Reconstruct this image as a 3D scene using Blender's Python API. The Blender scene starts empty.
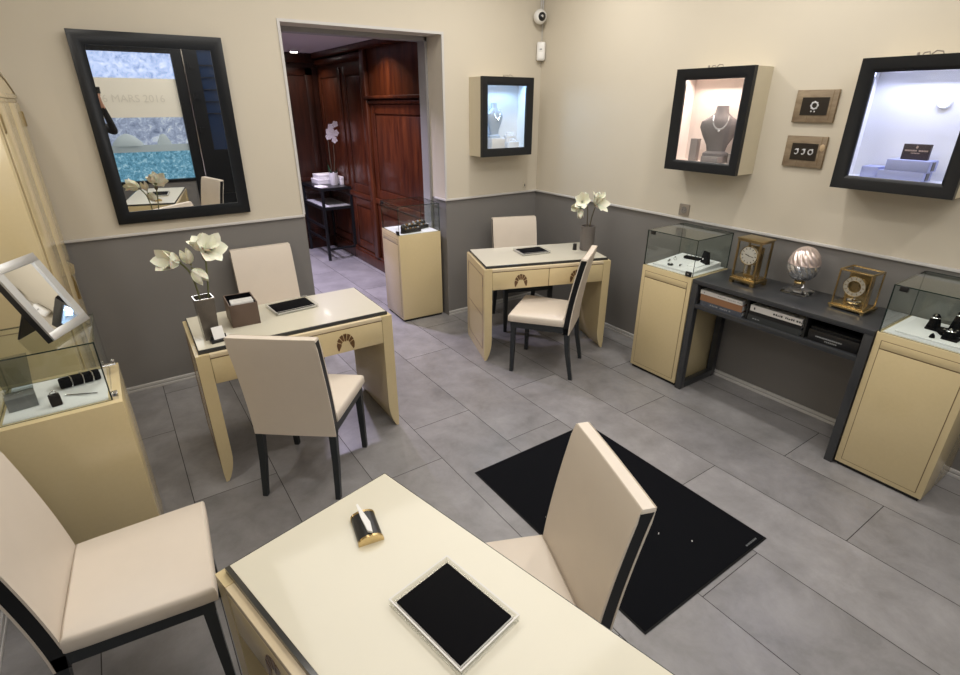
import bpy, bmesh, math, random
from mathutils import Vector, Matrix
random.seed(7)
D = bpy.data
SC = bpy.context.scene
COL = SC.collection
PI = math.pi
def rad(a): return math.radians(a)

# ------------------------------------------------------------------ materials
def principled(name):
    m = D.materials.new(name); m.use_nodes = True
    return m, m.node_tree, m.node_tree.nodes['Principled BSDF']
def mat(name, col, rough=.5, metal=0., noise=0., nscale=8., coat=0., bump=0., bscale=200., spec=None, emit=None, estr=0.):
    m, nt, b = principled(name)
    b.inputs['Base Color'].default_value = (*col, 1)
    b.inputs['Roughness'].default_value = rough
    b.inputs['Metallic'].default_value = metal
    if coat: b.inputs['Coat Weight'].default_value = coat; b.inputs['Coat Roughness'].default_value = .08
    if spec is not None: b.inputs['Specular IOR Level'].default_value = spec
    if emit: b.inputs['Emission Color'].default_value = (*emit, 1); b.inputs['Emission Strength'].default_value = estr
    if noise or bump:
        tc = nt.nodes.new('ShaderNodeTexCoord')
    if noise:
        n = nt.nodes.new('ShaderNodeTexNoise'); n.inputs['Scale'].default_value = nscale; n.inputs['Detail'].default_value = 5
        mx = nt.nodes.new('ShaderNodeMix'); mx.data_type = 'RGBA'
        mx.inputs[6].default_value = (*[c * (1 - noise) for c in col], 1)
        mx.inputs[7].default_value = (*[min(1, c * (1 + noise)) for c in col], 1)
        nt.links.new(tc.outputs['Object'], n.inputs['Vector'])
        nt.links.new(n.outputs['Fac'], mx.inputs[0]); nt.links.new(mx.outputs[2], b.inputs['Base Color'])
    if bump:
        n2 = nt.nodes.new('ShaderNodeTexNoise'); n2.inputs['Scale'].default_value = bscale; n2.inputs['Detail'].default_value = 3
        bp = nt.nodes.new('ShaderNodeBump'); bp.inputs['Strength'].default_value = bump; bp.inputs['Distance'].default_value = .002
        nt.links.new(tc.outputs['Object'], n2.inputs['Vector'])
        nt.links.new(n2.outputs['Fac'], bp.inputs['Height']); nt.links.new(bp.outputs[0], b.inputs['Normal'])
    return m
def glass(name, tint=(.965, .97, .968), refl=1.0):
    m = D.materials.new(name); m.use_nodes = True; nt = m.node_tree; nt.nodes.clear()
    out = nt.nodes.new('ShaderNodeOutputMaterial'); mx = nt.nodes.new('ShaderNodeMixShader')
    t = nt.nodes.new('ShaderNodeBsdfTransparent'); t.inputs[0].default_value = (*tint, 1)
    g = nt.nodes.new('ShaderNodeBsdfGlossy'); g.inputs['Roughness'].default_value = .02; g.inputs[0].default_value = (1, 1, 1, 1)
    fr = nt.nodes.new('ShaderNodeFresnel'); fr.inputs['IOR'].default_value = 1.45
    ml = nt.nodes.new('ShaderNodeMath'); ml.operation = 'MULTIPLY'; ml.inputs[1].default_value = refl
    geo = nt.nodes.new('ShaderNodeNewGeometry'); bf = nt.nodes.new('ShaderNodeMath'); bf.operation = 'SUBTRACT'; bf.inputs[0].default_value = 1
    ml2 = nt.nodes.new('ShaderNodeMath'); ml2.operation = 'MULTIPLY'
    nt.links.new(geo.outputs['Backfacing'], bf.inputs[1])
    nt.links.new(fr.outputs[0], ml.inputs[0]); nt.links.new(ml.outputs[0], ml2.inputs[0]); nt.links.new(bf.outputs[0], ml2.inputs[1])
    nt.links.new(ml2.outputs[0], mx.inputs[0])
    nt.links.new(t.outputs[0], mx.inputs[1]); nt.links.new(g.outputs[0], mx.inputs[2]); nt.links.new(mx.outputs[0], out.inputs[0])
    return m
def wood(name, c0, c1, rough=.28, scale=3., stretch=(6, 6, .6), coat=.4):
    m, nt, b = principled(name)
    tc = nt.nodes.new('ShaderNodeTexCoord'); mp = nt.nodes.new('ShaderNodeMapping'); mp.inputs['Scale'].default_value = stretch
    n = nt.nodes.new('ShaderNodeTexNoise'); n.inputs['Scale'].default_value = scale; n.inputs['Detail'].default_value = 8; n.inputs['Distortion'].default_value = .8
    cr = nt.nodes.new('ShaderNodeValToRGB'); cr.color_ramp.elements[0].position = .3; cr.color_ramp.elements[1].position = .72
    cr.color_ramp.elements[0].color = (*c0, 1); cr.color_ramp.elements[1].color = (*c1, 1)
    nt.links.new(tc.outputs['Object'], mp.inputs[0]); nt.links.new(mp.outputs[0], n.inputs['Vector'])
    nt.links.new(n.outputs['Fac'], cr.inputs[0]); nt.links.new(cr.outputs[0], b.inputs['Base Color'])
    b.inputs['Roughness'].default_value = rough; b.inputs['Coat Weight'].default_value = coat; b.inputs['Coat Roughness'].default_value = .12
    return m
def floor_material():
    m, nt, b = principled('slate_tile'); L = nt.links.new
    at = nt.nodes.new('ShaderNodeAttribute'); at.attribute_name = 'tile'
    tc = nt.nodes.new('ShaderNodeTexCoord')
    ad = nt.nodes.new('ShaderNodeVectorMath'); ad.operation = 'ADD'
    sc = nt.nodes.new('ShaderNodeVectorMath'); sc.operation = 'SCALE'; sc.inputs['Scale'].default_value = 13.
    cb = nt.nodes.new('ShaderNodeCombineXYZ'); L(at.outputs['Fac'], cb.inputs[2]); L(cb.outputs[0], sc.inputs[0])
    L(tc.outputs['Object'], ad.inputs[0]); L(sc.outputs[0], ad.inputs[1])
    n = nt.nodes.new('ShaderNodeTexNoise'); n.inputs['Scale'].default_value = 4.2; n.inputs['Detail'].default_value = 8; n.inputs['Roughness'].default_value = .68; n.inputs['Distortion'].default_value = .25
    L(ad.outputs[0], n.inputs['Vector'])
    cr = nt.nodes.new('ShaderNodeValToRGB'); e = cr.color_ramp.elements
    e[0].position = .3; e[0].color = (.172, .166, .166, 1); e[1].position = .72; e[1].color = (.30, .29, .295, 1)
    L(n.outputs['Fac'], cr.inputs[0])
    hs = nt.nodes.new('ShaderNodeHueSaturation')
    mr = nt.nodes.new('ShaderNodeMapRange'); mr.inputs[3].default_value = .9; mr.inputs[4].default_value = 1.1
    L(at.outputs['Fac'], mr.inputs[0]); L(mr.outputs[0], hs.inputs['Value']); L(cr.outputs[0], hs.inputs['Color']); L(hs.outputs[0], b.inputs['Base Color'])
    b.inputs['Roughness'].default_value = .34
    n2 = nt.nodes.new('ShaderNodeTexNoise'); n2.inputs['Scale'].default_value = 60; n2.inputs['Detail'].default_value = 4
    L(tc.outputs['Object'], n2.inputs['Vector'])
    r2 = nt.nodes.new('ShaderNodeMapRange'); r2.inputs[3].default_value = .26; r2.inputs[4].default_value = .44
    L(n.outputs['Fac'], r2.inputs[0]); L(r2.outputs[0], b.inputs['Roughness'])
    bp = nt.nodes.new('ShaderNodeBump'); bp.inputs['Strength'].default_value = .12; bp.inputs['Distance'].default_value = .002
    L(n2.outputs['Fac'], bp.inputs['Height']); L(bp.outputs[0], b.inputs['Normal'])
    return m
def poster_material(name, c0, c1, c2, scale, strength):
    m = D.materials.new(name); m.use_nodes = True; nt = m.node_tree; nt.nodes.clear(); L = nt.links.new
    out = nt.nodes.new('ShaderNodeOutputMaterial'); em = nt.nodes.new('ShaderNodeEmission'); em.inputs[1].default_value = strength
    tc = nt.nodes.new('ShaderNodeTexCoord'); n = nt.nodes.new('ShaderNodeTexNoise')
    n.inputs['Scale'].default_value = scale; n.inputs['Detail'].default_value = 9; n.inputs['Roughness'].default_value = .8; n.inputs['Distortion'].default_value = .7
    cr = nt.nodes.new('ShaderNodeValToRGB'); e = cr.color_ramp.elements
    e[0].position = .32; e[0].color = (*c0, 1); e[1].position = .7; e[1].color = (*c2, 1)
    x = e.new(.52); x.color = (*c1, 1)
    L(tc.outputs['Object'], n.inputs['Vector']); L(n.outputs['Fac'], cr.inputs[0]); L(cr.outputs[0], em.inputs[0]); L(em.outputs[0], out.inputs[0])
    return m

M = {}
M['wall'] = mat('cream_wall_paint', (.56, .508, .415), .75, noise=.02, nscale=3, bump=.08, bscale=90)
M['wainscot'] = mat('grey_wainscot_paint', (.185, .176, .168), .5, noise=.03, nscale=4)
M['rail'] = mat('pale_grey_trim', (.54, .525, .51), .4)
M['ceiling'] = mat('white_ceiling', (.75, .72, .67), .9)
M['annex_ceiling'] = mat('mauve_ceiling', (.66, .58, .60), .9)
M['floor'] = floor_material()
M['grout'] = mat('dark_grout', (.045, .042, .04), .9)
M['lacquer'] = mat('cream_lacquer', (.62, .505, .29), .22, noise=.035, nscale=60, coat=.35)
M['lacquer_pale'] = mat('pale_cream_lacquer', (.70, .585, .40), .25, noise=.03, nscale=60, coat=.35)
M['case_paint'] = mat('cream_case_paint', (.58, .515, .38), .45, noise=.02, nscale=20)
M['seam'] = mat('dark_seam', (.16, .105, .05), .6)
M['inlay'] = wood('walnut_inlay', (.07, .032, .012), (.17, .085, .03), .3, 30, (1, 1, 4))
M['leather'] = mat('cream_leather', (.66, .585, .50), .42, noise=.03, nscale=14, bump=.15, bscale=350)
M['black_frame'] = mat('charcoal_lacquer', (.010, .011, .013), .32, spec=.3)
M['black_leg'] = mat('charcoal_leg_paint', (.018, .022, .026), .42)
M['console'] = mat('anthracite_laminate', (.034, .036, .040), .3, noise=.05, nscale=30, coat=.2)
M['dark_inside'] = mat('black_cubby_lining', (.008, .008, .008), .7)
M['glass'] = glass('clear_glass')
M['glass_case'] = glass('green_tinted_case_glass', (.955, .975, .965))
M['glass_edge'] = mat('dark_green_glass_edge', (.012, .028, .024), .12)
M['acrylic'] = glass('clear_acrylic', (.93, .93, .92))
M['acrylic_edge'] = mat('acrylic_edge', (.62, .60, .57), .15)
M['top_glass'] = glass('desk_top_glass', (.93, .97, .90))
M['top_edge'] = mat('dark_glass_edge', (.035, .036, .036), .2)
M['under_glass'] = mat('cream_backed_glass', (.62, .585, .475), .4, noise=.02, nscale=4, coat=.6)
M['mirror'] = mat('mirror_silver', (.93, .94, .94), .012, metal=1)
M['chrome'] = mat('chrome', (.75, .75, .76), .15, metal=1)
M['silver'] = mat('brushed_silver_frame', (.52, .52, .51), .38, metal=.75)
M['gold'] = mat('polished_brass', (.66, .50, .25), .2, metal=1)
M['old_gold'] = mat('aged_brass', (.37, .285, .15), .32, metal=1)
M['black'] = mat('black_velvet', (.004, .004, .005), .95, spec=.1)
M['black_gloss'] = mat('black_plastic', (.012, .012, .013), .3)
M['mat_black'] = mat('black_carpet_mat', (.0062, .0066, .0082), 1., noise=.35, nscale=260, bump=.5, bscale=900, spec=.05)
M['mat_edge'] = mat('black_rubber_edge', (.006, .006, .006), .7, spec=.2)
M['white'] = mat('white_card', (.80, .79, .77), .6)
M['white_cloth'] = mat('white_display_cloth', (.72, .72, .72), .85)
M['case_white'] = mat('white_case_lining', (.80, .80, .80), .7)
M['white_plastic'] = mat('white_plastic', (.74, .73, .71), .35)
M['brown_leather'] = mat('taupe_leather', (.115, .075, .055), .5, bump=.2, bscale=300)
M['taupe_glass'] = mat('smoked_grey_ceramic', (.115, .10, .085), .22, noise=.25, nscale=25, coat=.4)
M['grey_vase'] = mat('grey_ribbed_ceramic', (.14, .125, .115), .45, noise=.1, nscale=20)
M['petal'] = mat('white_petal', (.82, .80, .66), .6)
M['petal'].node_tree.nodes['Principled BSDF'].inputs['Subsurface Weight'].default_value = .15
M['petal_white'] = mat('white_orchid_petal', (.85, .80, .82), .6)
M['stem'] = mat('olive_stem', (.12, .13, .05), .6)
M['dark_stem'] = mat('brown_green_stem', (.09, .075, .045), .6)
M['leaf'] = mat('dark_green_leaf', (.02, .07, .025), .4)
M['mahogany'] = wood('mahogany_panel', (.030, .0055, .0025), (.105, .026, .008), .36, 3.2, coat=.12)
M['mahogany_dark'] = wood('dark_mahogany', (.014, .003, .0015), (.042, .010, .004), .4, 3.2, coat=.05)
M['oak'] = wood('weathered_oak', (.17, .118, .072), (.29, .225, .145), .6, 5, (2, .8, 6), coat=0)
M['steel'] = mat('satin_steel_plate', (.34, .30, .26), .4, metal=.6)
M['spine_white'] = mat('white_book_spine', (.62, .60, .57), .6)
M['spine_brown'] = mat('tan_brown_book_spine', (.28, .14, .07), .6)
M['spine_blue'] = mat('blue_grey_book_spine', (.07, .08, .105), .6, noise=.5, nscale=60)
M['spine_grey'] = mat('charcoal_book_spine', (.03, .034, .036), .6)
M['ink'] = mat('dark_print', (.03, .03, .03), .7)
M['ink_gold'] = mat('pale_gold_print', (.42, .32, .27), .5)
M['ink_grey'] = mat('grey_print', (.30, .31, .32), .6)
M['plum_card'] = mat('dark_plum_card', (.022, .012, .016), .5)
M['grey_bust'] = mat('grey_bust_velvet', (.16, .15, .155), .85)
M['white_bust'] = mat('white_bust_leather', (.74, .74, .76), .6)
M['blue_bust'] = mat('pale_blue_bust', (.42, .50, .62), .6)
M['grey_card'] = mat('grey_card', (.24, .22, .22), .6)
M['lilac_box'] = mat('pale_lilac_box', (.32, .35, .58), .5)
M['diamond'] = mat('bright_gems', (.92, .94, .98), .08, metal=.7)
M['gem_amber'] = mat('amber_gems', (.55, .32, .12), .15, metal=.6)
M['dial'] = mat('ivory_dial', (.66, .63, .57), .4)
M['silver_dial'] = mat('silver_chapter_ring', (.66, .62, .55), .3, metal=.5)
M['led_cool'] = mat('cool_led', (1, 1, 1), .5, emit=(.65, .82, 1), estr=14)
M['led_warm'] = mat('warm_led', (1, 1, 1), .5, emit=(1, .72, .55), estr=14)
M['led_lilac'] = mat('lilac_led', (1, 1, 1), .5, emit=(.72, .78, 1), estr=14)
M['lamp_white'] = mat('lit_downlight', (1, 1, 1), .5, emit=(1, .93, .85), estr=25)
c = D.materials.new('cut_crystal'); c.use_nodes = True; b_ = c.node_tree.nodes['Principled BSDF']
b_.inputs['Base Color'].default_value = (.95, .95, .96, 1); b_.inputs['Transmission Weight'].default_value = 1; b_.inputs['Roughness'].default_value = .03; b_.inputs['IOR'].default_value = 1.52
M['crystal'] = c
M['crystal_bowl'] = mat('cut_crystal_facets', (.60, .60, .61), .07, metal=.8)
M['crystal_lid'] = mat('blush_crystal_facets', (.68, .57, .53), .1, metal=.65)
M['crystal_top'] = mat('blush_crystal', (.93, .84, .80), .1)
M['crystal_top'].node_tree.nodes['Principled BSDF'].inputs['Transmission Weight'].default_value = .8
M['poster_top'] = poster_material('icy_poster', (.20, .28, .50), (.55, .66, .95), (1.0, 1.0, 1.0), 12, 2.3)
M['poster_mid'] = poster_material('grey_lilac_poster', (.12, .15, .24), (.38, .44, .58), (.95, 1.0, 1.0), 10, 1.7)
M['poster_low'] = poster_material('teal_glitter_poster', (.03, .09, .15), (.16, .40, .55), (.8, 1.0, 1.0), 20, 1.6)
M['banner'] = mat('beige_fabric_banner', (.60, .56, .47), .9, emit=(.60, .56, .47), estr=.55)
M['banner_ink'] = mat('faded_banner_print', (.52, .48, .40), .9, emit=(.60, .56, .47), estr=.44)
M['frost_ledge'] = mat('pale_frosted_ledge', (.40, .47, .50), .5, emit=(.3, .4, .45), estr=.35)
M['blue_glass'] = mat('blue_shutter_glass', (.012, .025, .06), .15, emit=(.03, .06, .16), estr=.08)
M['skin'] = mat('skin', (.48, .26, .18), .55)
M['dark_cloth'] = mat('dark_wool', (.012, .012, .014), .85)
M['hair'] = mat('dark_hair', (.012, .009, .007), .6)

# ------------------------------------------------------------------ mesh helper
class MB:
    def __init__(s): s.bm = bmesh.new()
    def _fin(s, faces, mi, smooth=False):
        for f in faces: f.material_index = mi; f.smooth = smooth
    def box(s, x0, x1, y0, y1, z0, z1, mi=0, bevel=0., seg=2, mtx=None):
        v = bmesh.ops.create_cube(s.bm, size=1)['verts']
        for p in v:
            p.co = Vector((x0 + (p.co.x + .5) * (x1 - x0), y0 + (p.co.y + .5) * (y1 - y0), z0 + (p.co.z + .5) * (z1 - z0)))
        fs = set(f for p in v for f in p.link_faces)
        if bevel:
            es = list(set(e for p in v for e in p.link_edges))
            r = bmesh.ops.bevel(s.bm, geom=es, offset=bevel, segments=seg, affect='EDGES', profile=.5)
            fs = set(r['faces']) | set(f for f in fs if f.is_valid)
            vs = set(w for f in fs for w in f.verts)
            fs = set(f for w in vs for f in w.link_faces)
        s._fin(fs, mi, bool(bevel))
        if mtx is not None:
            for w in set(w for f in fs for w in f.verts): w.co = mtx @ w.co
        return fs
    def prism(s, poly, axis, a0, a1, mi=0, smooth=False, mtx=None):
        def P(u, v, a):
            return Vector((a, u, v)) if axis == 'x' else Vector((u, a, v)) if axis == 'y' else Vector((u, v, a))
        A = [s.bm.verts.new(P(u, v, a0)) for u, v in poly]; B = [s.bm.verts.new(P(u, v, a1)) for u, v in poly]
        fs = [s.bm.faces.new(A), s.bm.faces.new(list(reversed(B)))]
        n = len(poly)
        sd = [s.bm.faces.new((A[(i + 1) % n], A[i], B[i], B[(i + 1) % n])) for i in range(n)]
        s._fin(fs, mi); s._fin(sd, mi, smooth)
        if mtx is not None:
            for w in A + B: w.co = mtx @ w.co
        bmesh.ops.recalc_face_normals(s.bm, faces=fs + sd)
        return fs + sd
    def cyl(s, p0, p1, r0, r1=None, n=16, mi=0, cap=True):
        r1 = r0 if r1 is None else r1
        return s.tube([p0, p1], [r0, r1], n, mi, cap)
    def tube(s, pts, r, n=8, mi=0, cap=True):
        pts = [Vector(p) for p in pts]; rs = r if isinstance(r, (list, tuple)) else [r] * len(pts)
        rings = []; up = None
        for i, p in enumerate(pts):
            t = (pts[min(i + 1, len(pts) - 1)] - pts[max(i - 1, 0)]).normalized()
            if up is None:
                up = t.orthogonal().normalized()
            up = (up - t * up.dot(t)); up = up.normalized() if up.length > 1e-6 else t.orthogonal().normalized()
            sd = t.cross(up)
            rings.append([s.bm.verts.new(p + (up * math.cos(2 * PI * k / n) + sd * math.sin(2 * PI * k / n)) * rs[i]) for k in range(n)])
        fs = []
        for a, b in zip(rings, rings[1:]):
            for k in range(n): fs.append(s.bm.faces.new((a[k], a[(k + 1) % n], b[(k + 1) % n], b[k])))
        s._fin(fs, mi, True); cp = []
        if cap:
            cp = [s.bm.faces.new(list(reversed(rings[0]))), s.bm.faces.new(rings[-1])]; s._fin(cp, mi)
        bmesh.ops.recalc_face_normals(s.bm, faces=fs + cp)
        return fs
    def ring(s, c, axis, R, r, n=32, m=8, mi=0):
        c = Vector(c); ax = Vector(axis).normalized(); u = ax.orthogonal().normalized(); w = ax.cross(u); rows = []
        for i in range(n):
            a = 2 * PI * i / n; d = u * math.cos(a) + w * math.sin(a)
            rows.append([s.bm.verts.new(c + d * (R + r * math.cos(2 * PI * k / m)) + ax * r * math.sin(2 * PI * k / m)) for k in range(m)])
        fs = []
        for i in range(n):
            a, b = rows[i], rows[(i + 1) % n]
            for k in range(m): fs.append(s.bm.faces.new((a[k], b[k], b[(k + 1) % m], a[(k + 1) % m])))
        s._fin(fs, mi, True); bmesh.ops.recalc_face_normals(s.bm, faces=fs)
    def lathe(s, prof, c=(0, 0, 0), n=32, mi=0, fn=None, mtx=None, cap=True):
        rows = []; c = Vector(c); allv = []
        for j, (r, z) in enumerate(prof):
            row = []
            for k in range(n):
                a = 2 * PI * k / n; rr = r * (fn(a, j) if fn else 1)
                row.append(s.bm.verts.new(c + Vector((rr * math.cos(a), rr * math.sin(a), z))))
            rows.append(row); allv += row
        fs = []
        for a, b in zip(rows, rows[1:]):
            for k in range(n): fs.append(s.bm.faces.new((a[k], a[(k + 1) % n], b[(k + 1) % n], b[k])))
        cp = [s.bm.faces.new(list(reversed(rows[0]))), s.bm.faces.new(rows[-1])] if cap else []
        s._fin(fs, mi, True); s._fin(cp, mi)
        if mtx is not None:
            for w in allv: w.co = mtx @ w.co
        bmesh.ops.recalc_face_normals(s.bm, faces=fs + cp)
    def ball(s, c, r, mi=0, sub=2, scale=(1, 1, 1)):
        v = bmesh.ops.create_icosphere(s.bm, subdivisions=sub, radius=1)['verts']
        for p in v: p.co = Vector(c) + Vector((p.co.x * r * scale[0], p.co.y * r * scale[1], p.co.z * r * scale[2]))
        s._fin(set(f for p in v for f in p.link_faces), mi, True)
    def loft(s, rings, mi=0, smooth=True, cap=True):
        R = [[s.bm.verts.new(Vector(p)) for p in r] for r in rings]; n = len(R[0]); fs = []
        for a, b in zip(R, R[1:]):
            for k in range(n): fs.append(s.bm.faces.new((a[k], a[(k + 1) % n], b[(k + 1) % n], b[k])))
        cp = [s.bm.faces.new(list(reversed(R[0]))), s.bm.faces.new(R[-1])] if cap else []
        s._fin(fs, mi, smooth); s._fin(cp, mi)
        bmesh.ops.recalc_face_normals(s.bm, faces=fs + cp)
    def quad(s, pts, mi=0):
        f = s.bm.faces.new([s.bm.verts.new(Vector(p)) for p in pts]); f.material_index = mi; return f
    def xf(s, mtx):
        for v in s.bm.verts: v.co = mtx @ v.co
        return s
    def build(s, name, mats, parent=None, sharp=38):
        me = D.meshes.new(name); s.bm.to_mesh(me); s.bm.free()
        for m in (mats if isinstance(mats, (list, tuple)) else [mats]): me.materials.append(m)
        me.set_sharp_from_angle(angle=rad(sharp))
        o = D.objects.new(name, me); COL.objects.link(o)
        if parent: o.parent = parent
        return o
def tag(o, label=None, cat=None, group=None, kind=None):
    if label: o['label'] = label
    if cat: o['category'] = cat
    if group: o['group'] = group
    if kind: o['kind'] = kind
    return o
def thing(name, label, cat, loc=(0, 0, 0), rz=0., group=None):
    o = D.objects.new(name, None); COL.objects.link(o); o.location = loc; o.rotation_euler = (0, 0, rz); o.empty_display_size = .1
    return tag(o, label, cat, group)
def single(o, label, cat, loc=(0, 0, 0), rz=0., group=None):
    o.location = loc; o.rotation_euler = (0, 0, rz); return tag(o, label, cat, group)
def struct(o): o['kind'] = 'structure'; return o
def copy_tree(o, parent=None):
    c = o.copy(); COL.objects.link(c)
    if parent: c.parent = parent
    for ch in list(o.children): copy_tree(ch, c)
    return c
def again(src, label, loc, rz=0.):
    c = copy_tree(src); c.location = loc; c.rotation_euler = (0, 0, rz); c['label'] = label
    return c
def text_mesh(txt, size, extrude=.0008):
    cu = D.curves.new('lettering', 'FONT'); cu.body = txt; cu.size = size; cu.extrude = extrude; cu.align_x = 'CENTER'; cu.align_y = 'CENTER'; cu.resolution_u = 3
    o = D.objects.new('lettering', cu); COL.objects.link(o)
    bpy.context.view_layer.update()
    me = D.meshes.new_from_object(o.evaluated_get(bpy.context.evaluated_depsgraph_get()))
    D.objects.remove(o); D.curves.remove(cu)
    return me
def lettering(name, txt, size, m, parent, mtx):
    me = text_mesh(txt, size); me.transform(mtx); me.name = name; me.materials.clear(); me.materials.append(m)
    o = D.objects.new(name, me); COL.objects.link(o)
    if parent: o.parent = parent
    return o

# ------------------------------------------------------------------ room shell
RAIL = 1.076; H = 3.0; XL = -4.12; YF = -5.3; DX0, DX1, DZ = -2.243, -1.012, 2.331; WT = .24
AX, AY, AZ = -.90, 3.27, 2.41
def build_floor():
    b = MB(); faces = []
    b.quad([(-4.7, YF - .1, -.004), (.1, YF - .1, -.004), (.1, 3.4, -.004), (-4.7, 3.4, -.004)], 1)
    off = {0: -2.95, 1: -2.13, 2: -2.776, 3: -3.25, 4: -1.52, 5: -1.86, 6: -2.3, 7: -1.465, 8: -.69, 9: -1.2, 10: -.4, 11: -1.9}
    W, Lg, g = .4045, 1.3135, .0018
    for l in range(12):
        x1 = -.173 - .4045 * (l - 1) - W; x1 = -.575 + W - W * l + .0; x0 = x1 - W
        y = off[l] - Lg * 6
        while y < 3.4:
            a, c2 = max(y, YF - .1), min(y + Lg, 3.4); X0, X1 = max(x0, -4.7), min(x1, .1)
            if c2 > a and X1 > X0:
                b.quad([(X0 + g, a + g, 0), (X1 - g, a + g, 0), (X1 - g, c2 - g, 0), (X0 + g, c2 - g, 0)], 0); faces.append(1)
            y += Lg
    y = YF - .1
    b.quad([(-.17 + .002, YF - .1, 0), (.1, YF - .1, 0), (.1, 3.4, 0), (-.17 + .002, 3.4, 0)], 0)
    o = b.build('floor', [M['floor'], M['grout']])
    a = o.data.attributes.new('tile', 'FLOAT', 'FACE')
    for i in range(len(o.data.polygons)): a.data[i].value = random.random()
    return struct(o)
build_floor()
def two_tone(b, x0, x1, y0, y1, z0=0., z1=H):
    if z0 < RAIL: b.box(x0, x1, y0, y1, z0, RAIL, 1)
    b.box(x0, x1, y0, y1, max(z0, RAIL), z1, 0)
WM = [M['wall'], M['wainscot']]
b = MB(); two_tone(b, XL - .2, DX0, 0, WT); two_tone(b, DX1, .2, 0, WT); b.box(DX0, DX1, 0, WT, DZ, H, 0); struct(b.build('wall_back', WM))
b = MB(); two_tone(b, 0, .2, YF - .2, 0); struct(b.build('wall_right', WM))
b = MB(); two_tone(b, XL - .2, XL, YF - .2, 0); struct(b.build('wall_left', WM))
b = MB(); b.box(XL - .2, .2, YF - .2, .02, H, H + .15); struct(b.build('ceiling', M['ceiling']))
# front wall with the shop window opening x -3.75..-2.19 (z .79..2.44) and the door opening x -2.06..-1.2
wx0, wx1, wz0, wz1 = -3.95, -2.335, .60, 2.285; dx0, dx1 = -2.20, -1.28
b = MB()
two_tone(b, XL, wx0, YF - .2, YF); b.box(wx0, wx1, YF - .2, YF, 0, wz0, 1); b.box(wx0, wx1, YF - .2, YF, wz1, H, 2)
b.box(wx1, dx0, YF - .2, YF, 0, H, 2); b.box(dx0, dx1, YF - .2, YF, 2.5, H, 2); two_tone(b, dx1, 0, YF - .2, YF)
struct(b.build('wall_front', [M['wall'], M['wainscot'], M['black_frame']]))
# rails, skirtings, door edging
def rail_profile(b, x0, x1, y0, y1, z): b.box(x0, x1, y0, y1, z - .009, z + .007, 0, bevel=.003)
def skirt(b, x0, x1, y0, y1):
    b.box(x0, x1, y0, y1, 0, .026, 0, bevel=.003)
b = MB(); rail_profile(b, XL, DX0 - .002, -.018, 0, RAIL); struct(b.build('trim_1', M['rail']))
b = MB(); rail_profile(b, DX1 - .016, 0, -.018, 0, RAIL); rail_profile(b, DX1 - .016, DX1, 0, WT - .06, RAIL); struct(b.build('trim_2', M['rail']))
b = MB(); rail_profile(b, -.018, 0, YF, -.018, RAIL); struct(b.build('trim_3', M['rail']))
b = MB(); rail_profile(b, XL, XL + .018, YF, 0, RAIL); struct(b.build('trim_4', M['rail']))
def skirting(name, *boxes):
    b = MB()
    for x0, x1, y0, y1, ax in boxes:
        if ax == 'x':
            b.box(x0, x1, y0, y1, 0, .018, 0, bevel=.002); b.box(x0, x1, y0 + .004, y1, .022, .042, 0, bevel=.002)
            b.box(x0, x1, y0 + .008, y1, .015, .025, 1)
        else:
            sg = 1 if y0 is None else 1
            b.box(x0, x1, y0, y1, 0, .018, 0, bevel=.002)
            if x1 > -.05: b.box(x0 + .004, x1, y0, y1, .022, .042, 0, bevel=.002); b.box(x0 + .008, x1, y0, y1, .015, .025, 1)
            else: b.box(x0, x1 - .004, y0, y1, .022, .042, 0, bevel=.002); b.box(x0, x1 - .008, y0, y1, .015, .025, 1)
    return struct(b.build(name, [M['rail'], M['wainscot']]))
skirting('baseboard_back', (XL, DX0, -.016, 0, 'x'), (DX1, 0, -.016, 0, 'x'))
skirting('baseboard_right', (-.016, 0, YF, -.016, 'y'))
skirting('baseboard_left', (XL, XL + .016, YF, -.016, 'y'))
b = MB()
b.box(DX0 - .012, DX0 + .006, -.006, .006, RAIL + .008, DZ - .006); b.box(DX1 - .006, DX1 + .012, -.006, .006, RAIL + .01, DZ - .006); b.box(DX0 - .012, DX1 + .012, -.006, .006, DZ - .006, DZ + .012)
struct(b.build('trim_5', M['rail']))
b = MB()  # inner rebate frame of the doorway
b.box(DX0, DX0 + .02, WT, WT + .12, 0, DZ); b.box(DX1 - .022, AX + .02, WT, WT + .12, 0, DZ + .1); b.box(DX0, DX1, WT, WT + .12, DZ - .03, DZ + .1)
struct(b.build('trim_6', mat('grey_door_frame', (.30, .29, .29), .45)))

# ------------------------------------------------------------------ annex (room beyond the doorway)
b = MB(); b.box(-4.7, AX + .1, WT, AY + .1, AZ, AZ + .1); struct(b.build('ceiling_annex', M['annex_ceiling']))
def panel_wall(b, y0, y1, z0, z1, x=AX, fr=.085):   # a frame and a fielded panel facing -x
    b.box(x - .014, x, y0, y0 + fr, z0, z1, 0, bevel=.003); b.box(x - .014, x, y1 - fr, y1, z0, z1, 0, bevel=.003)
    b.box(x - .014, x, y0 + fr, y1 - fr, z0, z0 + fr, 0); b.box(x - .014, x, y0 + fr, y1 - fr, z1 - fr, z1, 0)
    b.box(x - .009, x, y0 + fr + .018, y1 - fr - .018, z0 + fr + .018, z1 - fr - .018, 0, bevel=.005)
b = MB(); b.box(AX, AX + .1, WT + .12, AY + .1, 0, AZ)
b.box(AX - .03, AX, WT + .12, AY, 0, .13, 0, bevel=.006); b.box(AX - .02, AX, WT + .12, AY, .13, .16, 0, bevel=.005)
panel_wall(b, .40, 1.68, .18, .79); panel_wall(b, .40, 1.68, .87, 1.83)
b.box(AX - .03, AX, .36, 1.75, .80, .86, 0, bevel=.008)
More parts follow.
